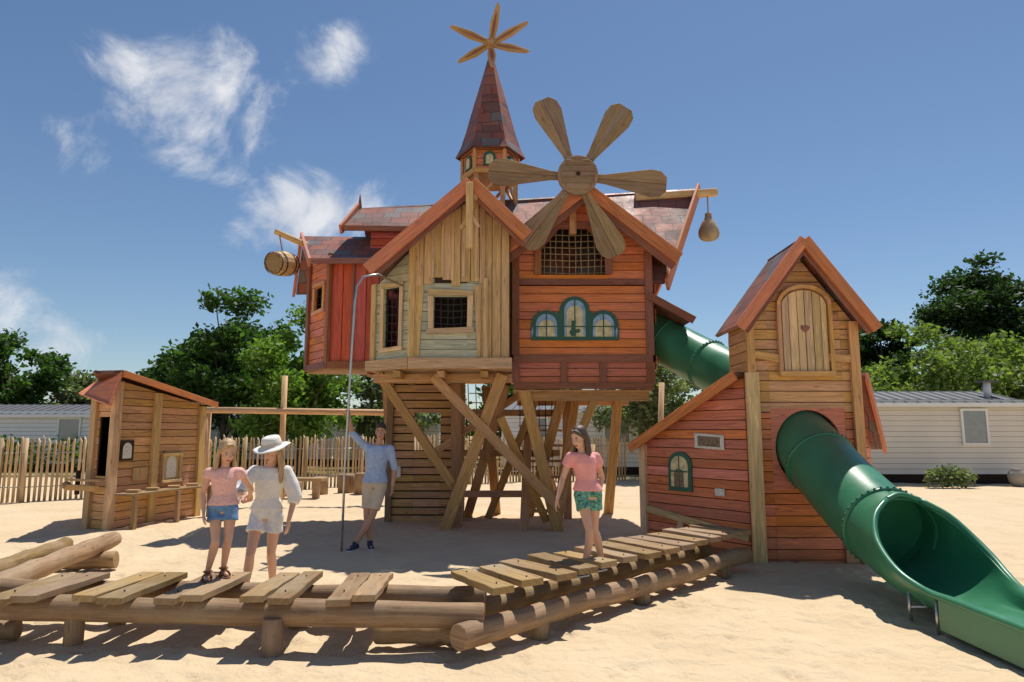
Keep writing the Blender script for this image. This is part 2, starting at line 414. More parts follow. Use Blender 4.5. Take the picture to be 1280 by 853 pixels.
mb.beam(o+V((-.03,-.02,2.8)),o+V((-.03,-.02,4.68)),.1,.05,M['nat'])
mb.beam(o+V((1.16,-.03,2.8)),o+V((1.16,-.03,4.1)),.07,.03,M['nat'])
C0=V((-2.3,11.3,0)); dl=(V((-1.6,10.82,0))-C0); ll=dl.length; d1=dl.normalized()
hl=(.24,.58,3.0,4.0)
wall(mb,C0,d1,[(0,2.80),(ll,2.80),(ll,4.62),(0,4.05)],M['pale'],[hl],.155)
frame(mb,C0,d1,*hl,.07,M['natl'],off=.01)
net(mb,C0,d1,*hl,3,7,r=.009)
mb.beam(C0+V((0,0,2.8)),C0+V((0,0,4.1)),.1,.05,M['nat'],d1.cross(Z))
wall(mb,(-2.3,13,0),(0,-1,0),[(0,2.8),(1.7,2.8),(1.7,4.05),(0,4.05)],M['nat'])
for i in range(14):
    y0=10.75+i*.14; xl=-2.34 if y0>11.28 else -1.62-(y0-10.74)/.54*.72
    mb.beam((xl,y0+.06,2.66),(0,y0+.06,2.66),.13,.03,M['nat'],V((0,0,-1)))
mb.beam((-1.64,10.76,2.72),(.0,10.76,2.72),.17,.06,M['nat']); mb.beam((-2.4,11.3,2.72),(-1.62,10.75,2.72),.17,.06,M['nat'],d1.cross(Z))
for xx in (-1.9,-1.2,-.5): mb.beam((xx,10.85,2.56),(xx,12.6,2.56),.1,.12,M['leg'],V((1,0,0)))
mb.beam((-2.3,11.4,2.52),(.0,11.4,2.52),.14,.12,M['leg']);
mb.obj('natural_hut',H,.004)
mb=MB()
def roofside(mb,pk,e,ylen,t=.07,mat=None,n=None):
    pk=V(pk);e=V(e); mb.prism([pk,e,e+V((0,ylen,0)),pk+V((0,ylen,0))],t,mat or M['roof'],Y,Z)
roofside(mb,(-.65,10.42,5.60),(-2.2,10.42,4.22),2.8); roofside(mb,(-.65,10.42,5.602),(.18,10.42,4.78),2.8)
gable_boards(mb,(-.65,10.35,5.54),(-2.24,10.35,4.13),(.24,10.35,4.66),.2,.055,M['barge'])
gable_boards(mb,(-.65,10.40,5.40),(-2.14,10.40,4.06),(.2,10.40,4.54),.1,.03,M['trim'])
mb.beam((-.66,10.30,4.45),(-.66,10.30,5.5),.11,.1,M['nat']); mb.beam((-.80,10.32,4.78),(-.62,10.32,5.0),.06,.06,M['nat']); mb.beam((-.52,10.32,4.80),(-.66,10.32,5.02),.06,.06,M['nat'])
mb.beam((-.66,10.3,5.3),(-.66,12.5,5.3),.1,.12,M['nat'],V((1,0,0)))
mb.obj('natural_hut_roof',H,.006)
# --- orange hut
mb=MB(); o=V((0.02,11.4,0)); W=2.34
wall(mb,o,X,[(0,2.9),(W,2.9),(W,4.12),(0,4.12)],M['orange'],bw=.15)
wall(mb,o,X,[(0,2.42),(W,2.42),(W,2.86),(0,2.86)],M['redor'],bw=.15)
nh=[(.42,1.62,4.3,5.15)]
wall(mb,o,X,[(0,4.22),(W,4.22),(W,4.72),(1.22,5.62),(0,4.72)],M['orange'],nh,bw=.15)
mb.beam(o+V((0,0,2.86)),o+V((W,0,2.86)),.13,.05,M['trim']); mb.beam(o+V((0,0,4.17)),o+V((W,0,4.17)),.1,.05,M['trim']); mb.beam(o+V((0,0,2.40)),o+V((W,0,2.40)),.1,.07,M['trim'])
for xx in (.04,.85,1.5,W-.04): mb.beam(o+V((xx,-.003,2.45)),o+V((xx,-.003,2.8)),.11 if .1<xx<2 else .14,.05,M['trim'])
for xx in (.04,W-.04): mb.beam(o+V((xx,-.003,2.92)),o+V((xx,-.003,4.7)),.13,.055,M['trim'])
hx=[(.42,4.3),(.42,4.75),(.75,5.15),(1.3,5.15),(1.62,4.75),(1.62,4.3)]
for i in range(5):
    a=hx[i];b_=hx[i+1]; mb.beam(o+V((a[0],-.01-.003*i,a[1])),o+V((b_[0],-.01-.003*i,b_[1])),.12,.06,M['trim'])
for tri in ([(.42,4.8),(.42,5.15),(.72,5.15)],[(1.62,4.8),(1.33,5.15),(1.62,5.15)]): flat(mb,o,X,tri,.03,M['orange'],.0)
net(mb,o,X,.42,1.62,4.25,5.15,11,8,off=-.1,r=.011,mat=M['rope'])
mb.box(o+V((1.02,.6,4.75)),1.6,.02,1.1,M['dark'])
mb.beam(o+V((1.02,0,5.0)),o+V((1.02,0,5.62)),.12,.1,M['honey'])
wp=[(.30,3.17),(1.78,3.17),(1.78,3.42)]
for k in range(9):
    a=math.pi*k/8*.72; wp.append((1.52+.26*math.cos(a),3.42+.26*math.sin(a)))
for k in range(9):
    a=math.pi*k/8; wp.append((1.04+.26*math.cos(a),3.66+.26*math.sin(a)))
for k in range(9):
    a=math.pi*(.28+.72*k/8); wp.append((.56+.26*math.cos(a),3.42+.26*math.sin(a)))
flat(mb,o,X,wp,.03,M['gframe'],.036)
for cx,z0,z1,w_ in ((.56,3.23,3.62,.36),(1.52,3.23,3.62,.36),(1.04,3.23,3.86,.36)):
    flat(mb,o,X,arch(cx-w_/2,cx+w_/2,z0,z1),.02,M['glass2'],.045)
    flat(mb,o,X,arch(cx-w_/2+.04,cx+w_/2-.04,z0+.0,z1-.10),.02,M['glass1'],.051)
    mb.beam(o+V((cx,-.052,z0)),o+V((cx,-.052,z1)),.02,.006,M['gframe']); mb.beam(o+V((cx-w_/2,-.052,z0+.17)),o+V((cx+w_/2,-.052,z0+.17)),.018,.008,M['gframe'])
for cx in (.33,1.75):
    flat(mb,o,X,[(cx-.02,3.2),(cx+.01,3.3),(cx,3.4),(cx-.03,3.32)],.01,M['glass2'],.04)
mb.beam(o+V((1.0,-.054,3.24)),o+V((1.02,-.054,3.5)),.07,.008,M['gframe']);mb.beam(o+V((.95,-.054,3.3)),o+V((1.12,-.054,3.33)),.06,.009,M['gframe'])
wall(mb,(2.36,11.4,0),(0,1,0),[(0,2.42),(2.6,2.42),(2.6,4.7),(0,4.7)],M['orange'],bw=.15)
for i in range(18): mb.beam((0.02,11.47+i*.14,2.34),(2.32,11.47+i*.14,2.34),.13,.03,M['leg'],V((0,0,-1)))
mb.beam((.1,11.6,2.24),(2.3,11.6,2.24),.16,.12,M['leg']); mb.beam((.1,13.6,2.24),(2.3,13.6,2.24),.16,.12,M['leg'])
mb.obj('orange_hut',H,.004)
mb=MB()
roofside(mb,(1.22,11.0,5.72),(-.12,11.0,4.66),2.0); roofside(mb,(1.22,11.0,5.722),(2.72,11.0,4.55),2.0)
gable_boards(mb,(1.22,10.94,5.66),(-.14,10.94,4.6),(2.74,10.94,4.46),.2,.055,M['barge'])
gable_boards(mb,(1.22,10.98,5.50),(-.1,10.98,4.42),(2.66,10.98,4.33),.12,.03,M['trim'])
mb.prism([V((2.3,11.4,3.95)),V((3.0,11.2,3.5)),V((3.0,12.6,3.5)),V((2.3,12.6,3.95))],.05,M['roof'],Y,Z); mb.beam((2.3,11.36,3.93),(3.02,11.16,3.47),.13,.04,M['trim'])
mb.obj('orange_hut_roof',H,.006)
# --- main body
mb=MB()
wall(mb,(-2.65,12.45,0),X,[(0,2.7),(3.0,2.7),(3.0,5.42),(0,5.42)],M['red'],bw=.14)
wall(mb,(.2,12.2,0),X,[(0,2.7),(2.25,2.7),(2.25,4.9),(0,4.9)],M['red'],bw=.14)
wall(mb,(2.45,14.3,0),(-1,0,0),[(0,2.7),(5.1,2.7),(5.1,4.6),(0,4.6)],M['red'],bw=.14)
wall(mb,(2.5,11.7,0),(0,1,0),[(0,2.7),(2.6,2.7),(2.6,4.5),(1.3,6.0),(0,4.5)],M['orange'],bw=.14)
wall(mb,(-2.65,14.3,0),(0,-1,0),[(0,2.7),(1.85,2.7),(1.85,5.2),(1.3,5.8),(0,4.6)],M['red'],bw=.14)
for i in range(16): mb.beam((-2.6,12.2+i*.13,2.66),(2.4,12.2+i*.13,2.66),.125,.03,M['leg'],V((0,0,-1)))
mb.obj('main_hall',H,.004)
mb=MB()
mb.prism([V((-.5,13,6.13)),V((3.66,13,6.42)),V((2.62,11.45,4.2)),V((-.5,11.45,4.2))],.07,M['roof'],X,Z)
mb.prism([V((-2.98,13,6.02)),V((-.4,13,6.135)),V((-.4,12.25,5.36)),V((-3.12,12.25,5.42))],.07,M['roof'],X,Z)
mb.prism([V((-2.98,13.003,6.02)),V((3.66,13.003,6.42)),V((2.9,14.7,4.3)),V((-2.9,14.7,4.3))],.07,M['roof'],X,Z)
mb.beam((3.70,12.98,6.42),(2.64,11.40,4.12),.24,.05,M['barge'],V((1,0,.5)),center=True); mb.beam((3.70,13.05,6.4),(2.95,14.7,4.3),.22,.05,M['barge'],V((1,0,.5)),center=True)
mb.beam((-3.02,12.98,6.02),(-3.16,12.2,5.34),.18,.05,M['barge'],V((-1,0,0)),center=True)
mb.beam((-3.1,12.22,5.37),(-1.4,12.22,5.35),.1,.04,M['trim'])
mb.tube([(-3.0,13,5.98),(-3.0,13,6.3)],[.05,.01],M['trim'],6)
mb.beam((2.4,12.9,6.16),(4.0,12.9,6.28),.13,.13,M['nat'])
mb.obj('main_roof',H,.006)
# --- red hut
mb=MB(); o=V((-3.32,12.25,0))
wall(mb,o,X,[(0,2.86),(.95,2.86),(.95,4.86),(0,4.86)],M['red'],bw=.22,horiz=False)
dl=(o-V((-3.92,13.05,0))); ll=dl.length; dd=dl.normalized(); q=V((-3.92,13.05,0)); hh=(.3,.7,3.9,4.35)
wall(mb,q,dd,[(0,2.86),(ll,2.86),(ll,4.85),(0,5.3)],M['orange'],[hh],bw=.14); frame(mb,q,dd,*hh,.07,M['honey'],off=.01); net(mb,q,dd,*hh,3,3)
for p in (o,q): mb.beam(p+V((0,0,2.8)),p+V((0,0,4.9)),.12,.06,M['trim'],dd.cross(Z))
mb.beam(o+V((0,-.01,2.84)),o+V((.95,-.01,2.84)),.12,.06,M['trim']); mb.beam(q+V((0,0,2.84)),o+V((0,0,2.84)),.12,.06,M['trim'],dd.cross(Z))
mb.beam(o+V((.42,-.0,2.9)),o+V((.42,-.0,4.8)),.05,.04,M['trim'])
mb.prism([q+V((0,0,2.8)),o+V((0,0,2.8)),V((-2.4,12.25,2.8)),V((-2.4,13.3,2.8))],.06,M['leg'],X,Z)
wall(mb,(-2.6,14,0),(-1,0,0),[(0,2.86),(1.3,2.86),(1.3,4.6),(0,4.6)],M['red'],bw=.2,horiz=False); wall(mb,(-3.9,14,0),(0,-1,0),[(0,2.86),(.95,2.86),(.95,5.2),(0,4.6)],M['red'],bw=.2)
mb.prism([V((-4.05,12.9,5.42)),V((-2.4,12.9,5.40)),V((-2.4,12.0,4.72)),V((-3.62,12.0,4.72))],.06,M['roof'],X,Z)
mb.prism([V((-4.05,12.903,5.42)),V((-2.4,12.903,5.40)),V((-2.4,13.9,4.5)),V((-4.4,13.7,4.45))],.06,M['roof'],X,Z)
mb.beam((-4.1,12.9,5.42),(-3.64,11.98,4.66),.17,.05,M['barge'],V((-1,0,.2)),center=True); mb.beam((-4.1,12.9,5.40),(-4.45,13.7,4.42),.2,.05,M['barge'],V((-1,-.3,.2)),center=True)
mb.beam((-3.6,11.97,4.68),(-2.42,11.97,4.68),.1,.05,M['trim'])
mb.tube([(-3.6,12.95,5.1),(-4.0,12.6,5.2),(-4.38,12.25,5.32)],[.07,.065,.055],M['nat'],8)
mb.obj('red_hut',H,.004)
# --- turret
mb=MB(); c=V((-.43,13,0))
def ngon(c,r,z,k,rot=0): return [V((c.x+r*math.cos(rot+2*math.pi*i/k),c.y+r*math.sin(rot+2*math.pi*i/k),z)) for i in range(k)]
k=6; rot=0
for i in range(k):
    a=rot+2*math.pi*i/k; p=V((c.x+.5*math.cos(a),c.y+.5*math.sin(a),0)); mb.beam(p+V((0,0,5.6)),p+V((0,0,6.62)),.09,.09,M['honey'],center=True)
r1=ngon(c,.54,0,k,rot)
for i in range(k):
    a=r1[(i+1)%k]; b_=r1[i]
    ax=(b_-a).normalized(); ll=(b_-a).length
    if ax.cross(Z).dot((a+b_)/2-c)<0: a,b_=b_,a; ax=-ax
    wall(mb,a,ax,[(0,6.6),(ll,6.6),(ll,7.08),(0,7.08)],M['orange'],bw=.12)
    mb.beam(a+V((0,0,6.6)),b_+V((0,0,6.6)),.1,.06,M['honey'],ax.cross(Z)); mb.beam(a+V((0,0,7.05)),b_+V((0,0,7.05)),.08,.06,M['trim'],ax.cross(Z))
    flat(mb,a,ax,arch(ll/2-.12,ll/2+.12,6.70,6.99),.02,M['gframe'],.03); flat(mb,a,ax,arch(ll/2-.07,ll/2+.07,6.73,6.93),.01,M['glass1'],.037)
    mb.beam(a+V((0,0,6.6)),b_+V((0,0,5.95)),.06,.04,M['honey'],ax.cross(Z)) if i%2 else mb.beam(a+V((0,0,5.95)),b_+V((0,0,6.6)),.06,.04,M['honey'],ax.cross(Z))
    mb.beam(a+V((0,0,7.05)),a+V((0,0,6.55)),.07,.05,M['honey'],(a-c).normalized())
mb.prism([c+V((.5*math.cos(2*math.pi*i/6),.5*math.sin(2*math.pi*i/6),6.6)) for i in range(6)],.05,M['honey'],X,Z)
prof=[(.70,7.04),(.60,7.24),(.50,7.55),(.34,8.15),(.17,8.75),(.035,9.25)]
for i in range(k):
    for j in range(len(prof)-1):
        A=ngon(c,prof[j][0],prof[j][1],k,rot); B=ngon(c,prof[j+1][0],prof[j+1][1],k,rot)
        pts=[A[i],A[(i+1)%k],B[(i+1)%k],B[i]]; n_=newell(pts); e=(pts[1]-pts[0]).normalized()
        mb.prism(pts,.03,M['roof'],e,n_)
mb.tube([c+V((0,0,9.1)),c+V((0,0,9.45))],.03,M['gold'],8)
mb.obj('turret',H,.004)
mb=MB(); sc_=V((-.43,12.85,9.38))
for i,(an,r) in enumerate(((80,.88),(30,.88),(-15,.82),(-85,.55),(-144,.80),(160,.88))):
    a=math.radians(an); d=V((math.cos(a),-.12,math.sin(a))).normalized(); p=V((0,1,0)).cross(d).normalized()
    q0=sc_+V((0,-.012*i,0))
    pts=[q0+p*.05,q0+d*r*.5+p*.085,q0+d*r*.92+p*.05,q0+d*r,q0+d*r*.92-p*.03,q0+d*r*.5-p*.085,q0-p*.05]
    mb.prism(pts,.035,M['gold'],d,V((0,-1,0)))
    mb.prism([v_-V((0,.012,0)) for v_ in [q0+d*.12+p*.012,q0+d*r*.45+p*.03,q0+d*r*.8,q0+d*r*.45-p*.03,q0+d*.12-p*.012]],.006,M['trim'],d,V((0,-1,0)))
mb.tube([sc_+V((0,.1,0)),sc_-V((0,.14,0))],.07,M['gold'],10)
mb.obj('star_vane',H,.004)
# --- big windmill
mb=MB(); hc=V((1.07,10.72,5.78))
for i in range(6):
    a=math.radians(-5+60*i+(0,1,-2,1,-2,0)[i]); d=V((math.cos(a),0,math.sin(a))); p=V((-math.sin(a),0,math.cos(a)))
    q0=hc+V((0,-.01+.004*i,0)); Rb=1.46
    sh=[(.15,.06),(.45,.08),(1.20,.235),(1.36,.215),(Rb,.12)]
    half=[q0+d*x_+p*y_ for x_,y_ in sh]; other=[q0+d*x_-p*y_ for x_,y_ in sh][::-1]
    mb.prism([q0+d*.15+p*.003]+half+[q0+d*Rb+p*.003],.03,M['blade'],d,V((0,-1,0)))
    mb.prism([q0+d*Rb-p*.003]+other+[q0+d*.15-p*.003],.03,M['blade'],d,V((0,-1,0)))
mb.tube([hc+V((0,-.02,0)),hc+V((0,-.11,0))],[.33,.33],M['blade'],28)
mb.tube([hc+V((0,-.09,0)),hc+V((0,-.125,0))],[.29,.28],M['log'],28)
for i in range(5):
    z=-.2+.1*i; w_=math.sqrt(max(.01,.275**2-z*z)); mb.beam(hc+V((-w_,-.125,z)),hc+V((w_,-.125,z)),.092,.012,M['blade'])
mb.tube([hc+V((0,.9,-.02)),hc+V((0,-.16,0))],.035,M['dark'],10)
mb.obj('windmill_sails',H,.005)
# --- stilts
mb=MB()
def leg(a,b,w_=.17): mb.beam(a,b,w_,w_,M['leg'],center=True)
leg((-1.18,11.95,-.1),(-.15,11.25,2.6),.19); leg((.80,11.95,-.1),(.2,11.5,2.35),.19)
leg((-1.3,11.15,2.55),(.78,11.75,.4),.16); leg((-2.22,11.35,2.6),(-1.02,11.8,.78),.15)
leg((-.95,12.2,-.1),(-1.0,12.2,2.5),.18); leg((-.9,13.6,-.1),(-.1,12.0,2.5)); leg((.75,12.1,-.1),(1.2,13,2.3)); 
leg((.3,13.7,-.1),(.9,12.2,2.3)); leg((1.0,14,-.1),(.2,13.4,2.5)); leg((-.3,14.0,-.1),(-.5,13.2,2.5)); leg((.2,11.9,-.1),(.35,13.5,2.4),.15)
leg((1.05,13.2,-.1),(1.05,13.2,2.4),.15); leg((1.45,11.55,2.3),(.95,12.0,1.1),.14); leg((1.9,13.9,-.1),(2.1,13.5,2.4))
leg((-2.3,13.8,-.1),(-2.5,13.6,2.7)); leg((-.2,11.5,1.9),(.6,12.3,.1),.14); leg((-1.5,12.3,1.2),(.2,12.3,2.35),.12); leg((-.5,13.4,-.1),(.5,12.6,2.4),.14)
for zz in (.5,1.25,2.0): mb.beam((-.95,13.0,zz),(.9,13.0,zz),.12,.08,M['leg'])
mb.obj('stilts',H,.008)
mb=MB()
o=V((-2.3,13.0,0)); wall(mb,o,X,[(0,-.05),(1.35,-.05),(1.35,2.6),(0,2.6)],M['leg'],[(.45,.95,1.3,2.0)],bw=.15,gap=.012)
wall(mb,o+V((1.35,0,0)),(0,1,0),[(0,-.05),(1,-.05),(1,2.6),(0,2.6)],M['leg'],bw=.15,gap=.012); wall(mb,o+V((0,1,0)),(0,-1,0),[(0,-.05),(1,-.05),(1,2.6),(0,2.6)],M['leg'],bw=.15)
for xx in (0,1.35): mb.beam(o+V((xx,-.01,-.1)),o+V((xx,-.01,2.6)),.12,.06,M['log'])
mb.box(o+V((.15,-.03,.9)),.14,.02,.2,M['sign'])
mb.obj('lower_entrance',H,.004)
mb=MB()
for i in range(5): mb.tube([(-.75+i*.13,12.5+.03*i,1.1),(-.8+i*.14,12.4,2.5)],.009,M['rope'],5)
for i in range(8): mb.tube([(-.78,12.47,1.15+i*.17),(-.2,12.45,1.15+i*.17)],.009,M['rope'],5)
for i in range(7): mb.beam((.35,12.25+.18*i,.25+.28*i),(.95,12.25+.18*i,.25+.28*i),.2,.04,M['leg'],V((0,0,1)))
for i in range(6): mb.tube([(.15+i*.12,12.9,1.0),(.15+i*.12,12.9,2.4)],.008,M['net'],5)
for i in range(8): mb.tube([(.12,12.9,1.0+i*.19),(.78,12.9,1.0+i*.19)],.008,M['net'],5)
mb.obj('climbing_net_and_steps',H)
# ---------------------------------------------------------------- hanging barrel and sack
def lathe(mb,p,ax,prof,mat,seg=16,jit=0):
    ax=V(ax).normalized(); mb.tube([V(p)+ax*h for h,r in prof],[r for h,r in prof],mat,seg,jit=jit)
B=empty('hanging_barrel',(-4.25,12.3,4.75)); mb=MB(); bc=V((-4.24,12.3,4.72)); ax=V((.35,.9,.15)).normalized()
up_=V((0,0,1)); u_=ax.cross(up_).normalized(); v_=ax.cross(u_)
for i in range(16):
    a0,a1=2*math.pi*(i+.03)/16,2*math.pi*(i+.97)/16; rows=[]
    for h,r in ((0,.185),(.1,.215),(.26,.235),(.42,.215),(.52,.185)):
        rows.append([bc+ax*(h-.26)+(u_*math.cos(a)+v_*math.sin(a))*rr for a,rr in ((a0,r),(a1,r),(a1,r-.02),(a0,r-.02))])
    for j in range(4):
        q8=rows[j]+rows[j+1]
        mb.add(q8,[[0,1,5,4],[1,2,6,5],[2,3,7,6],[3,0,4,7]],M['nat'],lambda p:(p.dot(ax),p.z))
for s_ in (-.235,.235): mb.tube([bc+ax*(s_-.01),bc+ax*(s_+.01)],.185,M['log'],18)
mb.obj('staves',B); mb=MB()
for h,r in ((.03,.202),(.14,.224),(.38,.224),(.49,.202)): mb.tube([bc+ax*(h-.26-.014),bc+ax*(h-.26+.014)],r+.006,M['dark'],18,caps=False)
mb.tube([bc+V((0,0,.2)),bc+V((-.05,-.02,.45)),V((-4.32,12.28,5.35))],.012,M['rope'],6); mb.obj('hoops_and_rope',B)
S=empty('hanging_sack',(3.8,12.85,5.6)); mb=MB()
lathe(mb,(3.82,12.85,5.30),Z,[(0,.05),(.03,.15),(.1,.21),(.2,.205),(.3,.175),(.4,.12),(.48,.045),(.58,.10)],M['burlap'],14,.10)
ob=mb.obj('sack_body',S); md=ob.modifiers.new('s','SUBSURF'); md.levels=1; md.render_levels=1
mb=MB(); mb.tube([(3.82,12.85,5.78),(3.82,12.86,6.3)],.013,M['rope'],6); mb.tube([(3.82,12.85,5.77),(3.82,12.85,5.82)],.06,M['rope'],8); mb.obj('sack_rope',S)
# ---------------------------------------------------------------- fireman pole
P=empty('curved_steel_pole',(-2.31,9.75,0)); mb=MB()
pts=[(-2.36,9.75,-.1),(-2.35,9.75,1.2),(-2.31,9.75,2.6),(-2.28,9.75,3.5),(-2.26,9.76,3.75),(-2.18,9.8,3.9),(-2.0,9.95,3.97),(-1.75,10.75,3.97)]
mb.tube(pts,.017,M['steel'],10); mb.obj('pole_tube',P)
# ================================================================ SLIDE TOWER
T=empty('slide_tower_playhouse',(3.8,9.3,0)); mb=MB(); o=V((3.12,9.0,0)); W=1.42; TD=.75
R4=(.27,1.24,.90,1.95)
wall(mb,o,X,[(0,-.1),(W,-.1),(W,1.9),(0,1.9)],M['redor'],[R4],bw=.135)
wall(mb,o,X,[(0,1.9),(W,1.9),(W,3.1),(W/2,4.02),(0,3.1)],M['honey'],[R4],bw=.135)
ex,ez,erx,erz=.755,1.43,.44,.50
def rectpt(a):
    c,s=math.cos(a),math.sin(a); t=1e9
    if c>1e-6: t=min(t,(R4[1]-ex)/c)
    if c<-1e-6: t=min(t,(R4[0]-ex)/c)
    if s>1e-6: t=min(t,(R4[3]-ez)/s)
    if s<-1e-6: t=min(t,(R4[2]-ez)/s)
    return (ex+c*t,ez+s*t)
angs=sorted([2*math.pi*i/40 for i in range(40)]+[math.atan2(zz-ez,xx-ex)%(2*math.pi) for xx in R4[:2] for zz in R4[2:]])
sv=[];sf=[]
for a in angs:
    r_=rectpt(a); e_=(ex+erx*math.cos(a),ez+erz*math.sin(a))
    sv+=[o+V((r_[0],0,r_[1])),o+V((e_[0],0,e_[1])),o+V((e_[0],.06,e_[1]))]
kk=len(angs)
for i in range(kk):
    j=(i+1)%kk; sf.append([3*i,3*i+1,3*j+1,3*j]); sf.append([3*i+1,3*i+2,3*j+2,3*j+1])
mb.add(sv,sf,M['redor'],lambda p:(p.x,p.z))
mb.beam(o+V((.03,-.02,-.15)),o+V((.03,-.02,2.42)),.17,.06,M['natl'])
mb.beam(o+V((.03,-.02,2.42)),o+V((.03,-.02,3.1)),.10,.05,M['honey']); mb.beam(o+V((W-.02,-.02,-.15)),o+V((W-.02,-.02,3.1)),.12,.05,M['honey'])
mb.box(o+V((W-.12,.1,.08)),.34,.3,.3,M['leg'])
wall(mb,(3.12,9+TD,0),(0,-1,0),[(0,-.1),(TD,-.1),(TD,3.1),(0,3.1)],M['honey'],bw=.135)
wall(mb,(3.12+W,9.0,0),(0,1,0),[(0,-.1),(TD,-.1),(TD,3.1),(0,3.1)],M['redor'],bw=.135)
wall(mb,(3.12+W,9+TD,0),(-1,0,0),[(0,-.1),(W,-.1),(W,3.1),(W/2,4.02),(0,3.1)],M['honey'],[(.3,1.3,1.4,2.8)],bw=.135)
dx0,dx1=.46,1.06
wall(mb,o,X,arch(dx0,dx1,2.42,3.52,12,.22),M['natl'],bw=.105,horiz=False,off=.055)
pr=arch(dx0-.04,dx1+.04,2.40,3.57,12,.25)
for i in range(1,len(pr)): mb.beam(o+V((pr[i][0],-.03,pr[i][1])),o+V((pr[(i+1)%len(pr)][0],-.03,pr[(i+1)%len(pr)][1])),.05,.055,M['honey'])
mb.beam(o+V((dx0-.06,-.03,2.40)),o+V((dx1+.06,-.03,2.40)),.07,.07,M['honey'])
heart=[]
for i in range(20):
    t=2*math.pi*i/20; heart.append((.76+.0038*16*math.sin(t)**3,3.0+.0038*(13*math.cos(t)-5*math.cos(2*t)-2*math.cos(3*t)-math.cos(4*t))))
flat(mb,o,X,heart,.006,M['trim'],.068)
for s_ in (.25,1.23): mb.beam(o+V((s_-.17,-.03,2.62+(0.04 if s_<1 else -.0))),o+V((s_+.17,-.03,2.60)),.1,.035,M['honey'])
mb.obj('tower_walls',T,.004)
mb=MB(); 
mb.prism([V((3.83,8.78,4.20)),V((2.97,8.78,3.04)),V((2.97,9.9,3.04)),V((3.83,9.9,4.20))],.05,M['roof'],Y,Z); mb.prism([V((3.83,8.78,4.202)),V((4.69,8.78,3.02)),V((4.69,9.9,3.02)),V((3.83,9.9,4.202))],.05,M['roof'],Y,Z)
gable_boards(mb,(3.83,8.72,4.15),(2.94,8.72,2.98),(4.71,8.72,2.96),.14,.05,M['barge'])
gable_boards(mb,(3.83,8.76,4.03),(3.02,8.76,2.94),(4.64,8.76,2.92),.09,.03,M['trim'])
mb.obj('tower_roof',T,.005)
mb=MB(); A=V((2.03,10.62,0)); Bp=V((3.10,9.12,0)); d=(Bp-A); ll=d.length; d=d.normalized(); n_=d.cross(Z); inn=-n_
wall(mb,A,d,[(0,-.1),(ll,-.1),(ll,2.38),(0,1.46)],M['redor'],bw=.14)
mb.beam(A+V((0,0,-.1)),A+V((0,0,1.46)),.12,.06,M['natl'],n_)
mb.beam(A+d*.05+V((0,0,.50)),A+d*ll+V((0,0,.28)),.10,.045,M['natl'],n_); mb.beam(A+d*.6+V((0,0,0)),A+d*.72+V((0,0,.42)),.1,.04,M['natl'],n_); mb.beam(A+V((0,0,.03)),A+d*ll+V((0,0,.03)),.12,.05,M['trim'],n_)
aw=arch(.50,.93,.80,1.36,12,.18); flat(mb,A,d,aw,.03,M['gframe'],.035)
flat(mb,A,d,arch(.56,.87,.86,1.30,12,.14),.02,M['glass1'],.045); flat(mb,A,d,arch(.62,.80,.86,1.12,8,.08),.02,M['signd'],.05)
mb.beam(A+d*.715+V((0,0,.86))+n_*.045,A+d*.715+V((0,0,1.3))+n_*.045,.02,.01,M['gframe']); mb.beam(A+d*.56+V((0,0,1.08))+n_*.045,A+d*.87+V((0,0,1.08))+n_*.045,.02,.012,M['gframe'])
flat(mb,A,d,[(1.0,1.42),(1.5,1.40),(1.5,1.60),(1.0,1.63)],.015,M['sign'],.03); flat(mb,A,d,[(1.06,1.45),(1.44,1.435),(1.44,1.57),(1.06,1.59)],.01,M['signd'],.036)
flat(mb,A,d,[(1.32,.78),(1.48,.78),(1.48,.88),(1.32,.88)],.01,M['sign'],.03)
mb.obj('side_wall_with_window',T,.004)
mb=MB()
a0=A-d*.14+n_*.16+V((0,0,1.44)); a1=Bp+n_*.16+V((0,0,2.44))
mb.prism([a0,a1,a1+inn*.75,a0+inn*.75],.05,M['roof'],d,Z)
mb.beam(a0+V((0,0,-.05)),a1+V((0,0,-.05)),.14,.045,M['barge'],n_)
wall(mb,A+inn*.6,n_,[(0,-.1),(.6,-.1),(.6,1.42),(0,1.42)],M['redor'],bw=.14)
A2=V((4.56,9.15,0)); B2=V((5.45,10.5,0)); d2=(B2-A2); l2=d2.length; d2=d2.normalized(); n2_=d2.cross(Z)
wall(mb,A2,d2,[(0,-.1),(l2,-.1),(l2,1.46),(0,2.36)],M['redor'],bw=.14)
b0=A2+n2_*.16+V((0,0,2.42)); b1=B2+d2*.14+n2_*.16+V((0,0,1.42)); mb.prism([b0,b1,b1-n2_*.8,b0-n2_*.8],.05,M['roof'],d2,Z); mb.beam(b0+V((0,0,-.05)),b1+V((0,0,-.05)),.14,.045,M['barge'],n2_)
mb.obj('lean_to_roofs',T,.005)
mb=MB(); 
mb.tube([(3.3,9.9,.33),(5.2,9.6,.2)],.07,M['leg'],10); mb.obj('low_rail',T)
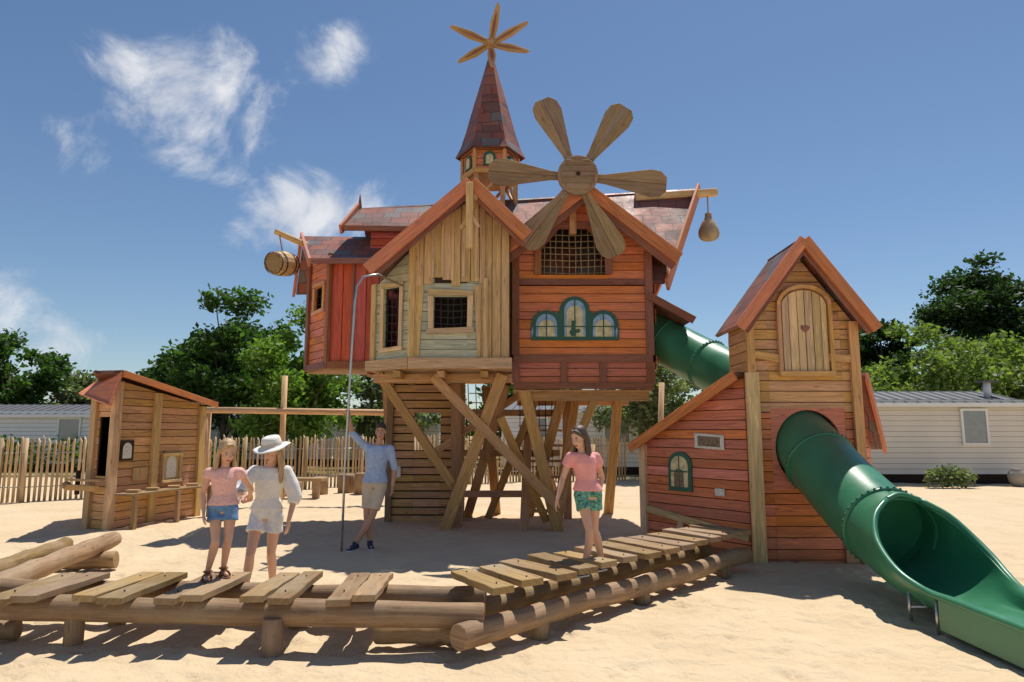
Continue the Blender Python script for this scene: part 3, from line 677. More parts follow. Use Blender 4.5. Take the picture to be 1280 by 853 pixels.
# ---------------------------------------------------------------- slides
def flange(mb,p,d,r):
    p=V(p);d=V(d).normalized(); mb.tube([p-d*.022,p-d*.018,p+d*.018,p+d*.022],[r+.004,r+.022,r+.022,r+.004],M['green'],40)
    u=d.cross(Z).normalized(); w_=d.cross(u)
    for i in range(40):
        a=2*math.pi*i/40; q=p+(u*math.cos(a)+w_*math.sin(a))*(r+.024); mb.ell(q,.015,M['gframe'],seg=6,rings=4)
def interp(pts,k):
    out=[]
    P_=[V(p) for p in pts]; P_=[P_[0]*2-P_[1]]+P_+[P_[-1]*2-P_[-2]]
    for i in range(1,len(P_)-2):
        for j in range(k):
            t=j/k; a,b,c,d=P_[i-1:i+3]
            out.append(.5*((2*b)+(c-a)*t+(2*a-5*b+4*c-d)*t*t+(3*b-a-3*c+d)*t**3))
    out.append(P_[-2]); return out
S1=empty('tube_slide',(3.92,7.2,0)); mb=MB()
path=interp([(3.84,9.6,1.75),(3.87,9.0,1.42),(3.91,8.2,.98),(3.93,7.55,.69),(3.93,7.15,.58)],6)
mb.tube(path,.415,M['green'],36,caps=False)
ob=mb.obj('lower_tube',S1); md=ob.modifiers.new('s','SOLIDIFY'); md.thickness=.02; md.offset=-1
mb=MB(); flange(mb,(3.885,8.72,1.255),(0.03,-1,-.55),.415); flange(mb,(3.93,7.42,.655),(0,-1,-.33),.415); mb.obj('flanges',S1)
mb=MB()
spec=[(7.40,.65,.425,180,0),(7.15,.585,.43,180,0),(7.02,.56,.44,158,0),(6.88,.55,.455,128,0),(6.7,.54,.475,104,0),(6.5,.53,.49,88,0),(6.3,.52,.49,76,.05),(6.1,.50,.47,70,.35),(5.92,.46,.44,66,.75),(5.78,.42,.42,64,1),(5.3,.4,.4,60,1),(4.7,.4,.4,60,1),(4.2,.4,.4,60,1)]
Nn=24; vs=[];fs=[]
for (y_,cz,R_,A_,f_) in spec:
    for i in range(-Nn,Nn+1):
        t=i/Nn; an=math.radians(A_)*t; x1=R_*math.sin(an); z1=cz-R_*math.cos(an)
        s_=1 if t>=0 else -1; a=abs(t)
        if a<.6: x2=t/.6*.31; z2=.15
        elif a<.72: x2=s_*(.31+.02*(a-.6)/.12); z2=.15+.02*(a-.6)/.12
        elif a<.9: x2=s_*(.33+.02*(a-.72)/.18); z2=.17+.13*(a-.72)/.18
        else: x2=s_*(.35+.06*(a-.9)/.1); z2=.30-.0*(a-.9)
        vs.append((3.93+x1*(1-f_)+x2*f_,y_,z1*(1-f_)+z2*f_))
kk=2*Nn+1
for j in range(len(spec)-1):
    for i in range(kk-1): fs.append([j*kk+i,(j+1)*kk+i,(j+1)*kk+i+1,j*kk+i+1])
mb.add([V(v) for v in vs],fs,M['green'],None,True)
ob=mb.obj('exit_trough',S1); md=ob.modifiers.new('s','SOLIDIFY'); md.thickness=.03; md.offset=1; md=ob.modifiers.new('ss','SUBSURF'); md.levels=1; md.render_levels=2
mb=MB()
for sd in (0,kk-1):
    pts=[V(vs[j*kk+sd])for j in range(2,len(spec))]
    mb.tube(interp(pts,4),.03,M['green'],10)
topL=V(vs[2*kk]); topR=V(vs[3*kk-1]); mb.tube(interp([topL,V((3.93,7.06,1.015)),topR],6),.03,M['green'],10)
for s_ in (-1,1): mb.beam((3.93+s_*.40,5.85,.17),(3.93+s_*.40,4.2,.17),.26,.025,M['green'],V((s_,0,0)))
for yy in (6.35,5.95,5.0):
    for s_ in (-1,1): mb.tube([(3.93+s_*.38,yy,-.05),(3.93+s_*.38,yy,.25)],.016,M['steel'],8)
    mb.tube([(3.93-.38,yy,.1),(3.93+.38,yy,.1)],.016,M['steel'],8)
mb.obj('rim_and_feet',S1,)
S2=empty('tube_slide',(3,11.5,0)); mb=MB()
path=interp([(1.9,12.5,3.75),(2.45,12.15,3.42),(2.95,11.7,3.02),(3.4,11.0,2.6),(3.85,9.95,2.12)],6); mb.tube(path,.40,M['green'],36,caps=False); mb.obj('upper_tube',S2)
mb=MB(); flange(mb,path[9],path[10]-path[8],.40); flange(mb,path[16],path[17]-path[15],.40); mb.obj('flanges',S2)
# ================================================================ PLANK BRIDGES
def logt(mb,a,b,r,mat=None,seg=14,jit=.045):
    a=V(a);b=V(b); pts=[a.lerp(b,i/12)+V((random.uniform(-.01,.01),random.uniform(-.01,.01),random.uniform(-.01,.01))) for i in range(13)]
    mb.tube(pts,[r*random.uniform(.93,1.05) for _ in pts],mat or M['log'],seg,jit=jit)
def rough_plank(mb,p0,p1,w,t,mat):
    # hand-cut board: slightly waney edges, cupped ends
    p0=V(p0);p1=V(p1); d=(p1-p0).normalized(); b=Z.cross(d).normalized(); nn=6; L1=[];R1_=[]
    for i in range(nn+1):
        q=p0.lerp(p1,i/nn); L1.append(q+b*(w/2+random.uniform(-.010,.008))); R1_.append(q-b*(w/2+random.uniform(-.010,.008)))
    L1[0]+=d*random.uniform(-.02,.02); R1_[-1]+=d*random.uniform(-.02,.02)
    mb.prism([v+V((0,0,t)) for v in R1_+L1[::-1]],t,mat,d,Z)
R1=empty('plank_bridge',(1.3,7,0)); mb=MB()
a=V((-.40,5.16,.17)); b=V((2.84,8.55,.17)); dr=(b-a).normalized(); pp=V((dr.y,-dr.x,0)); SEP=.50
logt(mb,a,b,.095); logt(mb,a-pp*SEP+dr*.12,b-pp*SEP,.09)
for q in (a+dr*.9,a+dr*2.4,a+dr*4.1): 
    mb.tube([q+V((0,0,-.25)),q],.08,M['log'],10); mb.tube([q-pp*SEP+V((0,0,-.25)),q-pp*SEP],.08,M['log'],10)
mb.obj('side_logs',R1,.006); mb=MB()
for i in range(13):
    q=a-pp*SEP*.5+dr*(.48+i*.335)+V((0,0,.262)); rr=random.uniform(-.08,.08)
    ppp=(V((.58,-.815,0))+dr*rr).normalized(); ln=.37+random.uniform(-.04,.03); w_=.215+random.uniform(-.03,.03)
    tl=V((0,0,random.uniform(-.012,.014)))
    rough_plank(mb,q-ppp*ln+tl,q+ppp*ln,w_,.055,M['plank'])
    for s_ in (-1,1): mb.ell(q+ppp*s_*SEP*.5+V((0,0,.06)),.009,M['dark'],seg=6,rings=4)
mb.obj('cross_planks',R1,.010)
R2=empty('plank_bridge',(-2.2,5.8,0)); mb=MB()
logt(mb,(-4.5,5.62,.285),(-.20,5.36,.275),.095); logt(mb,(-4.6,6.25,.28),(-.22,5.95,.27),.09)
mb.tube([(-1.80,5.38,-.2),(-1.80,5.38,.26)],.08,M['log'],12); mb.tube([(-1.8,6.0,-.2),(-1.8,6.0,.26)],.08,M['log'],12); mb.tube([(-3.4,5.55,-.2),(-3.4,5.55,.26)],.07,M['log'],12); mb.tube([(-3.4,6.15,-.2),(-3.4,6.15,.26)],.07,M['log'],12)
logt(mb,(-1.05,5.56,.10),(-.38,5.50,.12),.085); logt(mb,(-4.6,5.50,.10),(-3.95,5.72,.08),.08)
mb.obj('side_logs',R2,.006); mb=MB()
for xc,w_ in ((-3.75,.42),(-3.12,.42),(-2.5,.38),(-1.85,.38),(-1.2,.38)):
    s_=random.uniform(-.07,.07); tw=random.uniform(-.012,.014)
    for e in (-1,1):
        y0_,y1_=5.30+random.uniform(-.03,.03),6.22+random.uniform(-.04,.04)
        rough_plank(mb,(xc+e*w_/4*1.02,y0_,.376+e*tw),(xc+e*w_/4*1.02+s_,y1_,.374),w_/2-.012,.05,M['plank'])
        for yq in (5.5,6.05): mb.ell((xc+e*w_/4+s_*(yq-5.3),yq,.426),.009,M['dark'],seg=6,rings=4)
mb.obj('cross_planks',R2,.010)
R3=empty('balance_log',(-4.7,7.5,0)); mb=MB()
logt(mb,(-4.50,5.9,.30),(-5.05,8.9,.30),.10); logt(mb,(-5.0,5.8,.27),(-5.45,8.6,.28),.09); logt(mb,(-5.6,8.35,.12),(-4.75,8.45,.12),.10); logt(mb,(-5.3,6.45,.1),(-4.2,6.55,.1),.10)
mb.obj('logs',R3,.006)
# ================================================================ LEFT HUT
K=empty('play_shop_hut',(-6.8,12.5,0)); mb=MB()
C=V((-6.73,11.65,0)); Rr=V((-6.25,13.8,0)); Lf=V((-7.22,11.92,0)); d=(Rr-C); ll=d.length; d=d.normalized(); n_=d.cross(Z)
wall(mb,C,d,[(0,-.1),(ll,-.1),(ll,2.18),(0,2.52)],M['honey'],bw=.14)
e=(C-Lf); le=e.length; e=e.normalized(); ne=e.cross(Z)
wall(mb,Lf,e,[(0,-.1),(le,-.1),(le,2.52),(0,2.40)],M['honey'],[(.12,.42,.9,1.9)],bw=.14)
for p,nn,h in ((C,n_,2.5),(Rr,n_,2.15),(C+d*.95,n_,2.35),(Lf,ne,2.4)): mb.beam(p+V((0,0,-.1)),p+V((0,0,h)),.16,.06,M['nat'],nn)
mb.beam(C+V((0,0,.0))+ne*.005,C+V((0,0,2.5))+ne*.005,.12,.05,M['nat'],ne)
wall(mb,Rr,(-1,.1,0),[(0,-.1),(1.9,-.1),(1.9,2.2),(0,2.2)],M['honey'],bw=.14); wall(mb,(-8.15,14,0),Lf-V((-8.15,14,0)),[(0,-.1),(2.25,-.1),(2.25,2.3),(0,2.3)],M['honey'],bw=.14)
flat(mb,C,d,[(1.15,.72),(1.65,.72),(1.65,1.2),(1.55,1.28),(1.25,1.28),(1.15,1.2)],.03,M['natl'],.03); flat(mb,C,d,arch(1.27,1.53,.80,1.2,8),.02,M['sign'],.036)
frame(mb,C,d,1.2,1.6,.76,1.2,.05,M['natl'],off=.034,skew=0)
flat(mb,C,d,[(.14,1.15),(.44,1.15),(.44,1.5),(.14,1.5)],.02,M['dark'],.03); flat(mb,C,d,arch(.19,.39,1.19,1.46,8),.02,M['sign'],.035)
flat(mb,C,d,[(.46,.8),(.8,.8),(.8,1.02),(.46,1.02)],.02,M['nat'],.035)
flat(mb,C,d,[(.5,.55),(1.9,.55),(1.9,.62),(.5,.62)],.02,M['natl'],.03)
for i,s_ in enumerate((.07,.2,.33)): mb.beam(C+d*.05+n_*s_+V((0,0,.58)),C+d*(ll-.05)+n_*s_+V((0,0,.58)),.12,.035,M['plank'],Z)
for q in (.15,1.2,2.1): mb.beam(C+d*q+n_*.34+V((0,0,-.1)),C+d*q+n_*.34+V((0,0,.58)),.07,.07,M['log'],n_)
for q in (.3,.75,1.3,1.8): mb.box(C+d*q+n_*.2+V((0,0,.64)),.2,.12,.05,M['nat'],.3*q)
mb.beam(Lf+V((-.28,-.15,.72)),C+V((-.1,-.15,.72)),.09,.08,M['leg']); mb.beam(Lf+V((-.28,-.22,.85)),C+V((-.05,-.2,.85)),.04,.04,M['log']); mb.tube([Lf+V((-.1,-.2,.6)),Lf+V((-.1,-.2,1.0))],.04,M['dark'],8); mb.ell(Lf+V((-.3,-.18,.75)),.07,M['log'])
mb.obj('hut_walls',K,.004)
mb=MB()
r0=C-d*.12+n_*.2+V((0,0,2.68)); r1_=Rr+d*.2+n_*.2+V((0,0,2.24))
mb.prism([r0,r1_,r1_-n_*1.0,r0-n_*.6+V((0,0,.0))],.05,M['roof'],d,Z); mb.beam(r0+V((0,0,-.06)),r1_+V((0,0,-.06)),.11,.04,M['barge'],n_)
q0=C+ne*.25+e*.15+V((0,0,2.66)); q1=Lf+ne*.22-e*.10+V((0,0,2.55)); 
mb.prism([r0+V((-.02,0,.01)),q0+V((.1,-.1,-.58)),q1+V((.0,-.1,-.25)),q1+V((.1,.5,.12))],.05,M['barge'],e,V((-.3,-1,.6)))
mb.prism([r0,r0-n_*.6,V((-8.1,14.1,2.25)),Rr-n_*.8+V((0,0,2.26))],.05,M['roof'],d,Z)
mb.obj('hut_roof',K,.005)
# ================================================================ BACKGROUND
F=empty('picket_fence',(-8,18,0)); mb=MB()
poly=[(-17,15.2),(-11.5,16.4),(-7.5,19.5),(-3.0,22.0),(4,24)]
for i in range(len(poly)-1):
    a=V((*poly[i],0));b=V((*poly[i+1],0)); n=int((b-a).length/.105)
    for j in range(n):
        q=a.lerp(b,j/n)+V((random.uniform(-.01,.01),0,0)); h=1.48+random.uniform(-.09,.09)
        mb.tube([q+V((0,0,-.05)),q+V((random.uniform(-.03,.03),random.uniform(-.02,.02),h-.08)),q+V((random.uniform(-.03,.03),0,h))],[.033,.031,.010],M['fence'],5)
        if j%16==0: mb.tube([q+V((0,-.06,-.1)),q+V((0,-.06,1.5))],.05,M['fence'],7)
    for z in (.35,1.15): mb.tube([a+V((0,-.03,z)),b+V((0,-.03,z))],.010,M['steel'],4)
mb.obj('pales',F)
G=empty('timber_beam_frame',(-5,16,0)); mb=MB()
mb.tube([(-7.2,16,2.15),(-2.5,16,2.08)],.075,M['nat'],10)
for x_,h in ((-7.1,2.2),(-5.35,2.95),(-2.6,2.15)): mb.tube([(x_,16.06,-.1),(x_,16.06,h)],.065,M['nat'],10)
mb.obj('beams',G)
for (x_,y_,h,r) in ((-5.1,18.5,.45,.2),(-4.5,18.9,.5,.22),(-4.0,18.6,.55,.2),(-3.5,19.0,.45,.2),(-5.7,18.2,.35,.2)):
    e_=empty('wooden_stump',(x_,y_,0)); mb=MB(); mb.tube([(x_,y_,-.1),(x_,y_,h*.9),(x_,y_,h)],[r*1.1,r,r*.93],M['log'],12,jit=.04); mb.obj('stump',e_)
e_=empty('log_bench',(-5.3,17.5,0)); mb=MB(); mb.beam((-6.0,17.5,.42),(-4.7,17.4,.42),.35,.08,M['log'],Z); mb.box((-5.8,17.5,.2),.12,.3,.45,M['log']); mb.box((-4.9,17.42,.2),.12,.3,.45,M['log']); mb.obj('bench_parts',e_,.01)
for x_,h in ((4.05,3.0),(2.1,1.3)):
    e_=empty('timber_post',(x_,19,0)); mb=MB(); mb.tube([(x_-.05,19,-.1),(x_+.12,19,h)],.075,M['nat'],10); mb.obj('post',e_)
def home(cx,cy,w_,dep,rz,mat,win,hh=2.55,rh=.5):
    e_=empty('mobile_home',(cx,cy,0)); mb=MB()
    ax=V((math.cos(rz),math.sin(rz),0)); bx=V((-ax.y,ax.x,0)); o=V((cx,cy,0))-ax*w_/2
    z=.3
    mb.box(V((cx,cy,.15))+bx*dep/2,w_-.2,dep-.3,.35,M['dark'],rz)
    while z<hh-.01:
        for (p,q,n) in ((o,o+ax*w_,-bx),(o+ax*w_,o+ax*w_+bx*dep,ax),(o+bx*dep,o,-ax),(o+ax*w_+bx*dep,o+bx*dep,bx)):
            lo=V((0,0,z)); hi=V((0,0,z+.155)); tp=V((0,0,z+.17))
            mb.add([p+lo+n*.035,q+lo+n*.035,q+hi+n*.006,p+hi+n*.006,p+lo,q+lo],[[0,1,2,3],[4,5,1,0]],mat)
            mb.add([p+hi+n*.006,q+hi+n*.006,q+tp+n*.004,p+tp+n*.004],[[0,1,2,3]],M['lapshade'])  # thin strip of painted shade below the lip of the board above
        z+=.17
    mb.box(V((cx,cy,hh/2+.14))+bx*dep/2,w_-.01,dep-.01,hh-.32,mat,rz)
    O=.18; A_=o-ax*O-bx*O+V((0,0,hh)); B_=o+ax*(w_+O)-bx*O+V((0,0,hh)); r0=o-ax*O+bx*dep/2+V((0,0,hh+rh)); r1=o+ax*(w_+O)+bx*dep/2+V((0,0,hh+rh)); Cc=o-ax*O+bx*(dep+O)+V((0,0,hh)); D_=o+ax*(w_+O)+bx*(dep+O)+V((0,0,hh))
    mb.prism([A_,B_,r1,r0],.06,M['rooftile'],ax,Z); mb.prism([Cc,D_,r1+V((0,0,.002)),r0+V((0,0,.002))],.06,M['rooftile'],ax,Z)
    mb.prism([o+V((0,0,hh)),o+bx*dep+V((0,0,hh)),o+bx*dep/2+V((0,0,hh+rh-.05))],.05,mat,bx,-ax); q=o+ax*w_; mb.prism([q+V((0,0,hh)),q+bx*dep+V((0,0,hh)),q+bx*dep/2+V((0,0,hh+rh-.05))],.05,mat,bx,ax)
    mb.beam(A_+V((0,0,-.05)),B_+V((0,0,-.05)),.12,.04,M['white'],-bx)
    for i in range(int(w_/.35)):
        t=(i+.5)/int(w_/.35); mb.beam(A_.lerp(B_,t)+V((0,0,.02)),r0.lerp(r1,t)+V((0,0,.02)),.03,.02,M['rooftile'],Z)
    for (x0,x1,z0,z1) in win:
        mb.box(o+ax*(x0+x1)/2-bx*.035+V((0,0,(z0+z1)/2)),x1-x0,.04,z1-z0,M['window'],rz)
        P_=lambda x,z:o+ax*x-bx*.03+V((0,0,z))
        for (a,b) in ((P_(x0-.04,z0),P_(x1+.04,z0)),(P_(x0-.04,z1),P_(x1+.04,z1))): mb.beam(a,b,.07,.06,M['white'],-bx)
        for xx in (x0,x1): mb.beam(P_(xx,z0),P_(xx,z1),.07,.055,M['white'],-bx)
    for zz in (o,o+ax*w_): mb.beam(zz-bx*.02+V((0,0,.3)),zz-bx*.02+V((0,0,hh)),.08,.03,M['white'],-bx)
    mb.tube([V((cx,cy,hh+.2))+ax*(w_*.42)+bx*1.0,V((cx,cy,hh+.75))+ax*(w_*.42)+bx*1.0],.12,M['white'],10); mb.box(V((cx,cy,hh+.78))+ax*(w_*.42)+bx*1.0,.5,.4,.06,M['rooftile'],rz)
    mb.obj('home_body',e_)
home(13.7,22.2,5.8,4,0,M['cream'],[(3.7,4.5,1.25,2.35)])
home(-20.2,29,5.6,4,.02,M['white'],[(3.9,4.8,1.2,2.2)],2.35)
home(2.6,27,6,4,-.15,M['white'],[(1,1.8,1.2,2.2),(4,5,1.2,2.2)],2.45)
home(-12.5,34,8,4,.03,M['white'],[(2,3,1.2,2.2),(5,6,1.2,2.2)],2.3,.5)
home(-6,33,5,4,-.05,M['cream'],[(2,3,1.2,2.2)],2.3,.5)
home(8.5,30,5,4,.1,M['white'],[(2,3,1.2,2.2)],2.3,.5)
for x_,y_ in ((15.4,21.2),(16.0,21.0)):
    e_=empty('stone_pot',(x_,y_,0)); mb=MB(); lathe(mb,(x_,y_,0),Z,[(0,.12),(.12,.2),(.3,.24),(.42,.2),(.5,.12),(.52,.13)],M['terra'],14); mb.obj('pot',e_)
LM={'dk':leafmat('dark_foliage',(.022,.055,.012),(.085,.15,.04)),'br':leafmat('bright_foliage',(.06,.12,.018),(.20,.30,.07)),'ol':leafmat('olive_foliage',(.10,.12,.07),(.25,.27,.18)),
 'pi':leafmat('pine_foliage',(.015,.04,.012),(.055,.09,.035)),'lt':leafmat('light_foliage',(.10,.14,.04),(.25,.30,.11))}
def leaves(cl,mat,n,size,asp=.55):
    vs=[];fs=[]
    tot=sum(r**2 for _,r,_ in cl)
    for c,r,fl in cl:
        for _ in range(int(n*r*r/tot)):
            d=V((random.gauss(0,1),random.gauss(0,1),random.gauss(0,1))).normalized()
            rr=r*(random.random()**.5)*(1+random.gauss(0,.16)); p=c+V((d.x*rr,d.y*rr,d.z*rr*fl))
            u=V((random.gauss(0,1),random.gauss(0,1),random.gauss(0,.6))).normalized(); w_=u.cross(V((random.gauss(0,1),random.gauss(0,1),random.gauss(0,1)))).normalized()
            s=size*random.uniform(.6,1.3); k=len(vs)
            vs+=[p-u*s,p+w_*s*asp,p+u*s,p-w_*s*asp]; fs.append((k,k+1,k+2,k+3))
    return vs,fs
def tree(name,x,y,h,hw,mat,n=9000,size=.13,low=.3,trunk=.2,clumps=46,fl=.75,flat_=False):
    e_=empty(name,(x,y,0)); base=h*low; cz=(base+h)/2; hz=(h-base)/2
    cl=[]
    for i in range(clumps):
        while 1:
            d=V((random.uniform(-1,1),random.uniform(-1,1),random.uniform(-1,1)))
            if d.length<1: break
        d=d*(.6+.4*d.length)
        wd=1-.22*max(0,d.z)
        r=hw*random.uniform(.14,.34)
        cl.append((V((x+d.x*(hw-r*.4)*wd,y+d.y*(hw-r*.4)*wd,cz+d.z*(hz-r*.5))),r,fl))
    vs,fs=leaves(cl,mat,n,size)
    me=bpy.data.meshes.new('crown'); me.from_pydata([tuple(v) for v in vs],[],fs); me.materials.append(mat)
    o=bpy.data.objects.new('crown',me); sc.collection.objects.link(o); o.parent=e_; o.matrix_parent_inverse=Matrix.Translation(-e_.location)
    mb=MB(); top=V((x,y,cz+hz*.4)); t0=V((x,y,-.1)); md_=V((x+random.uniform(-.2,.2),y,base))
    mb.tube([t0,md_,top],[trunk,trunk*.75,trunk*.2],M['bark'],9)
    for c,r,_ in cl[::3]:
        s=md_.lerp(top,random.uniform(0,.7)); mb.tube([s,s.lerp(c,.5)+V((0,0,.15)),c],[trunk*.35,trunk*.22,trunk*.07],M['bark'],5)
    mb.obj('trunk_and_limbs',e_)
tree('broadleaf_tree',-13.4,32,8.4,3.6,LM['dk'],14000,.15,.12)
tree('broadleaf_tree',-8.4,27,6.7,2.8,LM['br'],16000,.11,.06)
tree('broadleaf_tree',-17.5,37,6.4,2.8,LM['dk'],6000,.18,.1)
tree('broadleaf_tree',-29.5,40,7.8,3.2,LM['dk'],8000,.18,.15)
tree('broadleaf_tree',-26.0,42,5.6,2.8,LM['ol'],6500,.18,.1)
tree('broadleaf_tree',-21.8,42,5.9,2.8,LM['dk'],6000,.18,.1)
tree('broadleaf_tree',-5.4,31,5.2,2.4,LM['ol'],6500,.14,.1)
tree('olive_tree',5.1,24.5,4.9,2.4,LM['ol'],12000,.09,.12)
tree('broadleaf_tree',1.0,36,5.8,3.2,LM['dk'],6000,.18,.1)
tree('broadleaf_tree',20.5,34,7.2,3.8,LM['lt'],15000,.14,.1)
tree('broadleaf_tree',25.5,36,7.0,3.4,LM['lt'],9000,.16,.1)
tree('broadleaf_tree',17.0,38,6.8,2.8,LM['br'],7000,.16,.1)
tree('pine_tree',30.0,42,12.8,5.2,LM['pi'],26000,.17,.25,.35,64,.6)
tree('pine_tree',23.4,43,9.4,3.2,LM['pi'],13000,.18,.25,.3,40,.6)
tree('pine_tree',35,40,11.5,4.4,LM['pi'],12000,.18,.25,.35,40,.6)
def mass(name,pts,mat,n,size):
    cl=[(V(p[:3]),p[3],.8) for p in pts]; vs,fs=leaves(cl,mat,n,size)
    me=bpy.data.meshes.new(name); me.from_pydata([tuple(v) for v in vs],[],fs); me.materials.append(mat); o=bpy.data.objects.new(name,me); sc.collection.objects.link(o)
mass('distant_tree_row',[(-75+i*2.1+random.uniform(-1,1),62+random.uniform(-3,3),1.6+random.uniform(-.5,1.2),random.uniform(1.8,2.9)) for i in range(72)],LM['dk'],22000,.32)
mass('hedge',[(-24+i*.9,26+random.uniform(-.3,.3),.7+random.uniform(-.1,.3),.7) for i in range(16)]+[(5+i*.8,27.5,.7,.75) for i in range(8)],LM['dk'],7000,.1)
mass('shrub',[(12.9,20.6,.35,.4),(13.3,20.5,.3,.35),(12.6,20.7,.3,.3)],LM['ol'],900,.07)
mass('shrub',[(10.4,20.8,.4,.45),(10.0,20.9,.3,.35)],LM['br'],700,.07)
# ================================================================ PEOPLE
skin=plain('skin',(.66,.38,.26),.5,var=.06,scale=8,spec=.35)
skin2=plain('tanned_skin',(.54,.29,.19),.5,var=.06,scale=8,spec=.35)
def hairmat(name,col):
    m,nt,b,out=newmat(name); geo=N(nt,'ShaderNodeNewGeometry'); mp=N(nt,'ShaderNodeMapping'); L(nt,geo.outputs['Position'],mp.inputs[0]); mp.inputs['Scale'].default_value=(120,120,9)
    n=noi(nt,mp.outputs[0],1,3); L(nt,mix(nt,mrange(nt,n,.3,.7),tuple(c*.5 for c in col),tuple(min(1,c*1.4) for c in col)),b.inputs['Base Color']); b.inputs['Roughness'].default_value=.45
    bp=N(nt,'ShaderNodeBump'); bp.inputs['Strength'].default_value=.8; bp.inputs['Distance'].default_value=.006; L(nt,n,bp.inputs['Height']); L(nt,bp.outputs[0],b.inputs['Normal']); return m
blond=hairmat('blond_hair',(.48,.31,.15)); brown=hairmat('brown_hair',(.09,.052,.032)); black=hairmat('dark_hair',(.035,.024,.018))
eyew=plain('eye_white',(.7,.7,.68),.2); iris=plain('iris',(.03,.02,.015),.2); lip=plain('lips',(.45,.14,.12),.4)
def cloth(name,col,var=.1,scale=8,bump=.012,bs=14): return plain(name,col,.85,var=var,scale=scale,bump=bump,bs=bs,spec=.2)
def cap(mb,a,b,r0,r1,mat,seg=12):
    a=V(a);b=V(b); mb.tube([a,b],[r0,r1],mat,seg); mb.ell(a,r0,mat,seg=seg,rings=8); mb.ell(b,r1,mat,seg=seg,rings=8)
def chain(mb,pts,rs,mat):
    for i in range(len(pts)-1): cap(mb,pts[i],pts[i+1],rs[i],rs[i+1],mat)
def vox(o,v,sm=4,fac=.5):
    m=o.modifiers.new('r','REMESH'); m.mode='VOXEL'; m.voxel_size=v; m.use_smooth_shade=True
    s=o.modifiers.new('s','SMOOTH'); s.factor=fac; s.iterations=sm
def hand(mb,w,d,pn,side,curl,k,mat):
    d=V(d).normalized(); pn=V(pn); pn=(pn-d*pn.dot(d)).normalized(); s=d.cross(pn)*side
    mb.loft([(w-d*.01,s*.024*k,pn*.018*k),(w+d*.02*k,s*.032*k,pn*.016*k),(w+d*.06*k,s*.040*k,pn*.014*k),(w+d*.09*k,s*.038*k,pn*.011*k)],mat,12)
    for i,(off,ln) in enumerate(((.030,.068),(.0105,.078),(-.0095,.073),(-.029,.058))):
        p=w+d*.082*k+s*off*k; c=0.15
        dd=(d*math.cos(c)+pn*math.sin(c)+s*off*2).normalized(); pts=[w+d*.06*k+s*off*k,p]
        for f in (.42,.32,.26):
            p=p+dd*ln*f*k; pts.append(p); c+=curl; dd=(d*math.cos(c)+pn*math.sin(c)).normalized()
        chain(mb,pts,[.009*k,.0088*k,.0082*k,.0075*k,.0065*k],mat)
    p=w+d*.02*k+s*.026*k; q=p+(d*.6+s*.7+pn*.2).normalized()*.038*k; r=q+(d*.8+s*.25+pn*.5).normalized()*.032*k; r2=r+(d*.8+pn*.5-s*.1).normalized()*.024*k
    chain(mb,[p,q,r,r2],[.014*k,.012*k,.0105*k,.0085*k],mat)
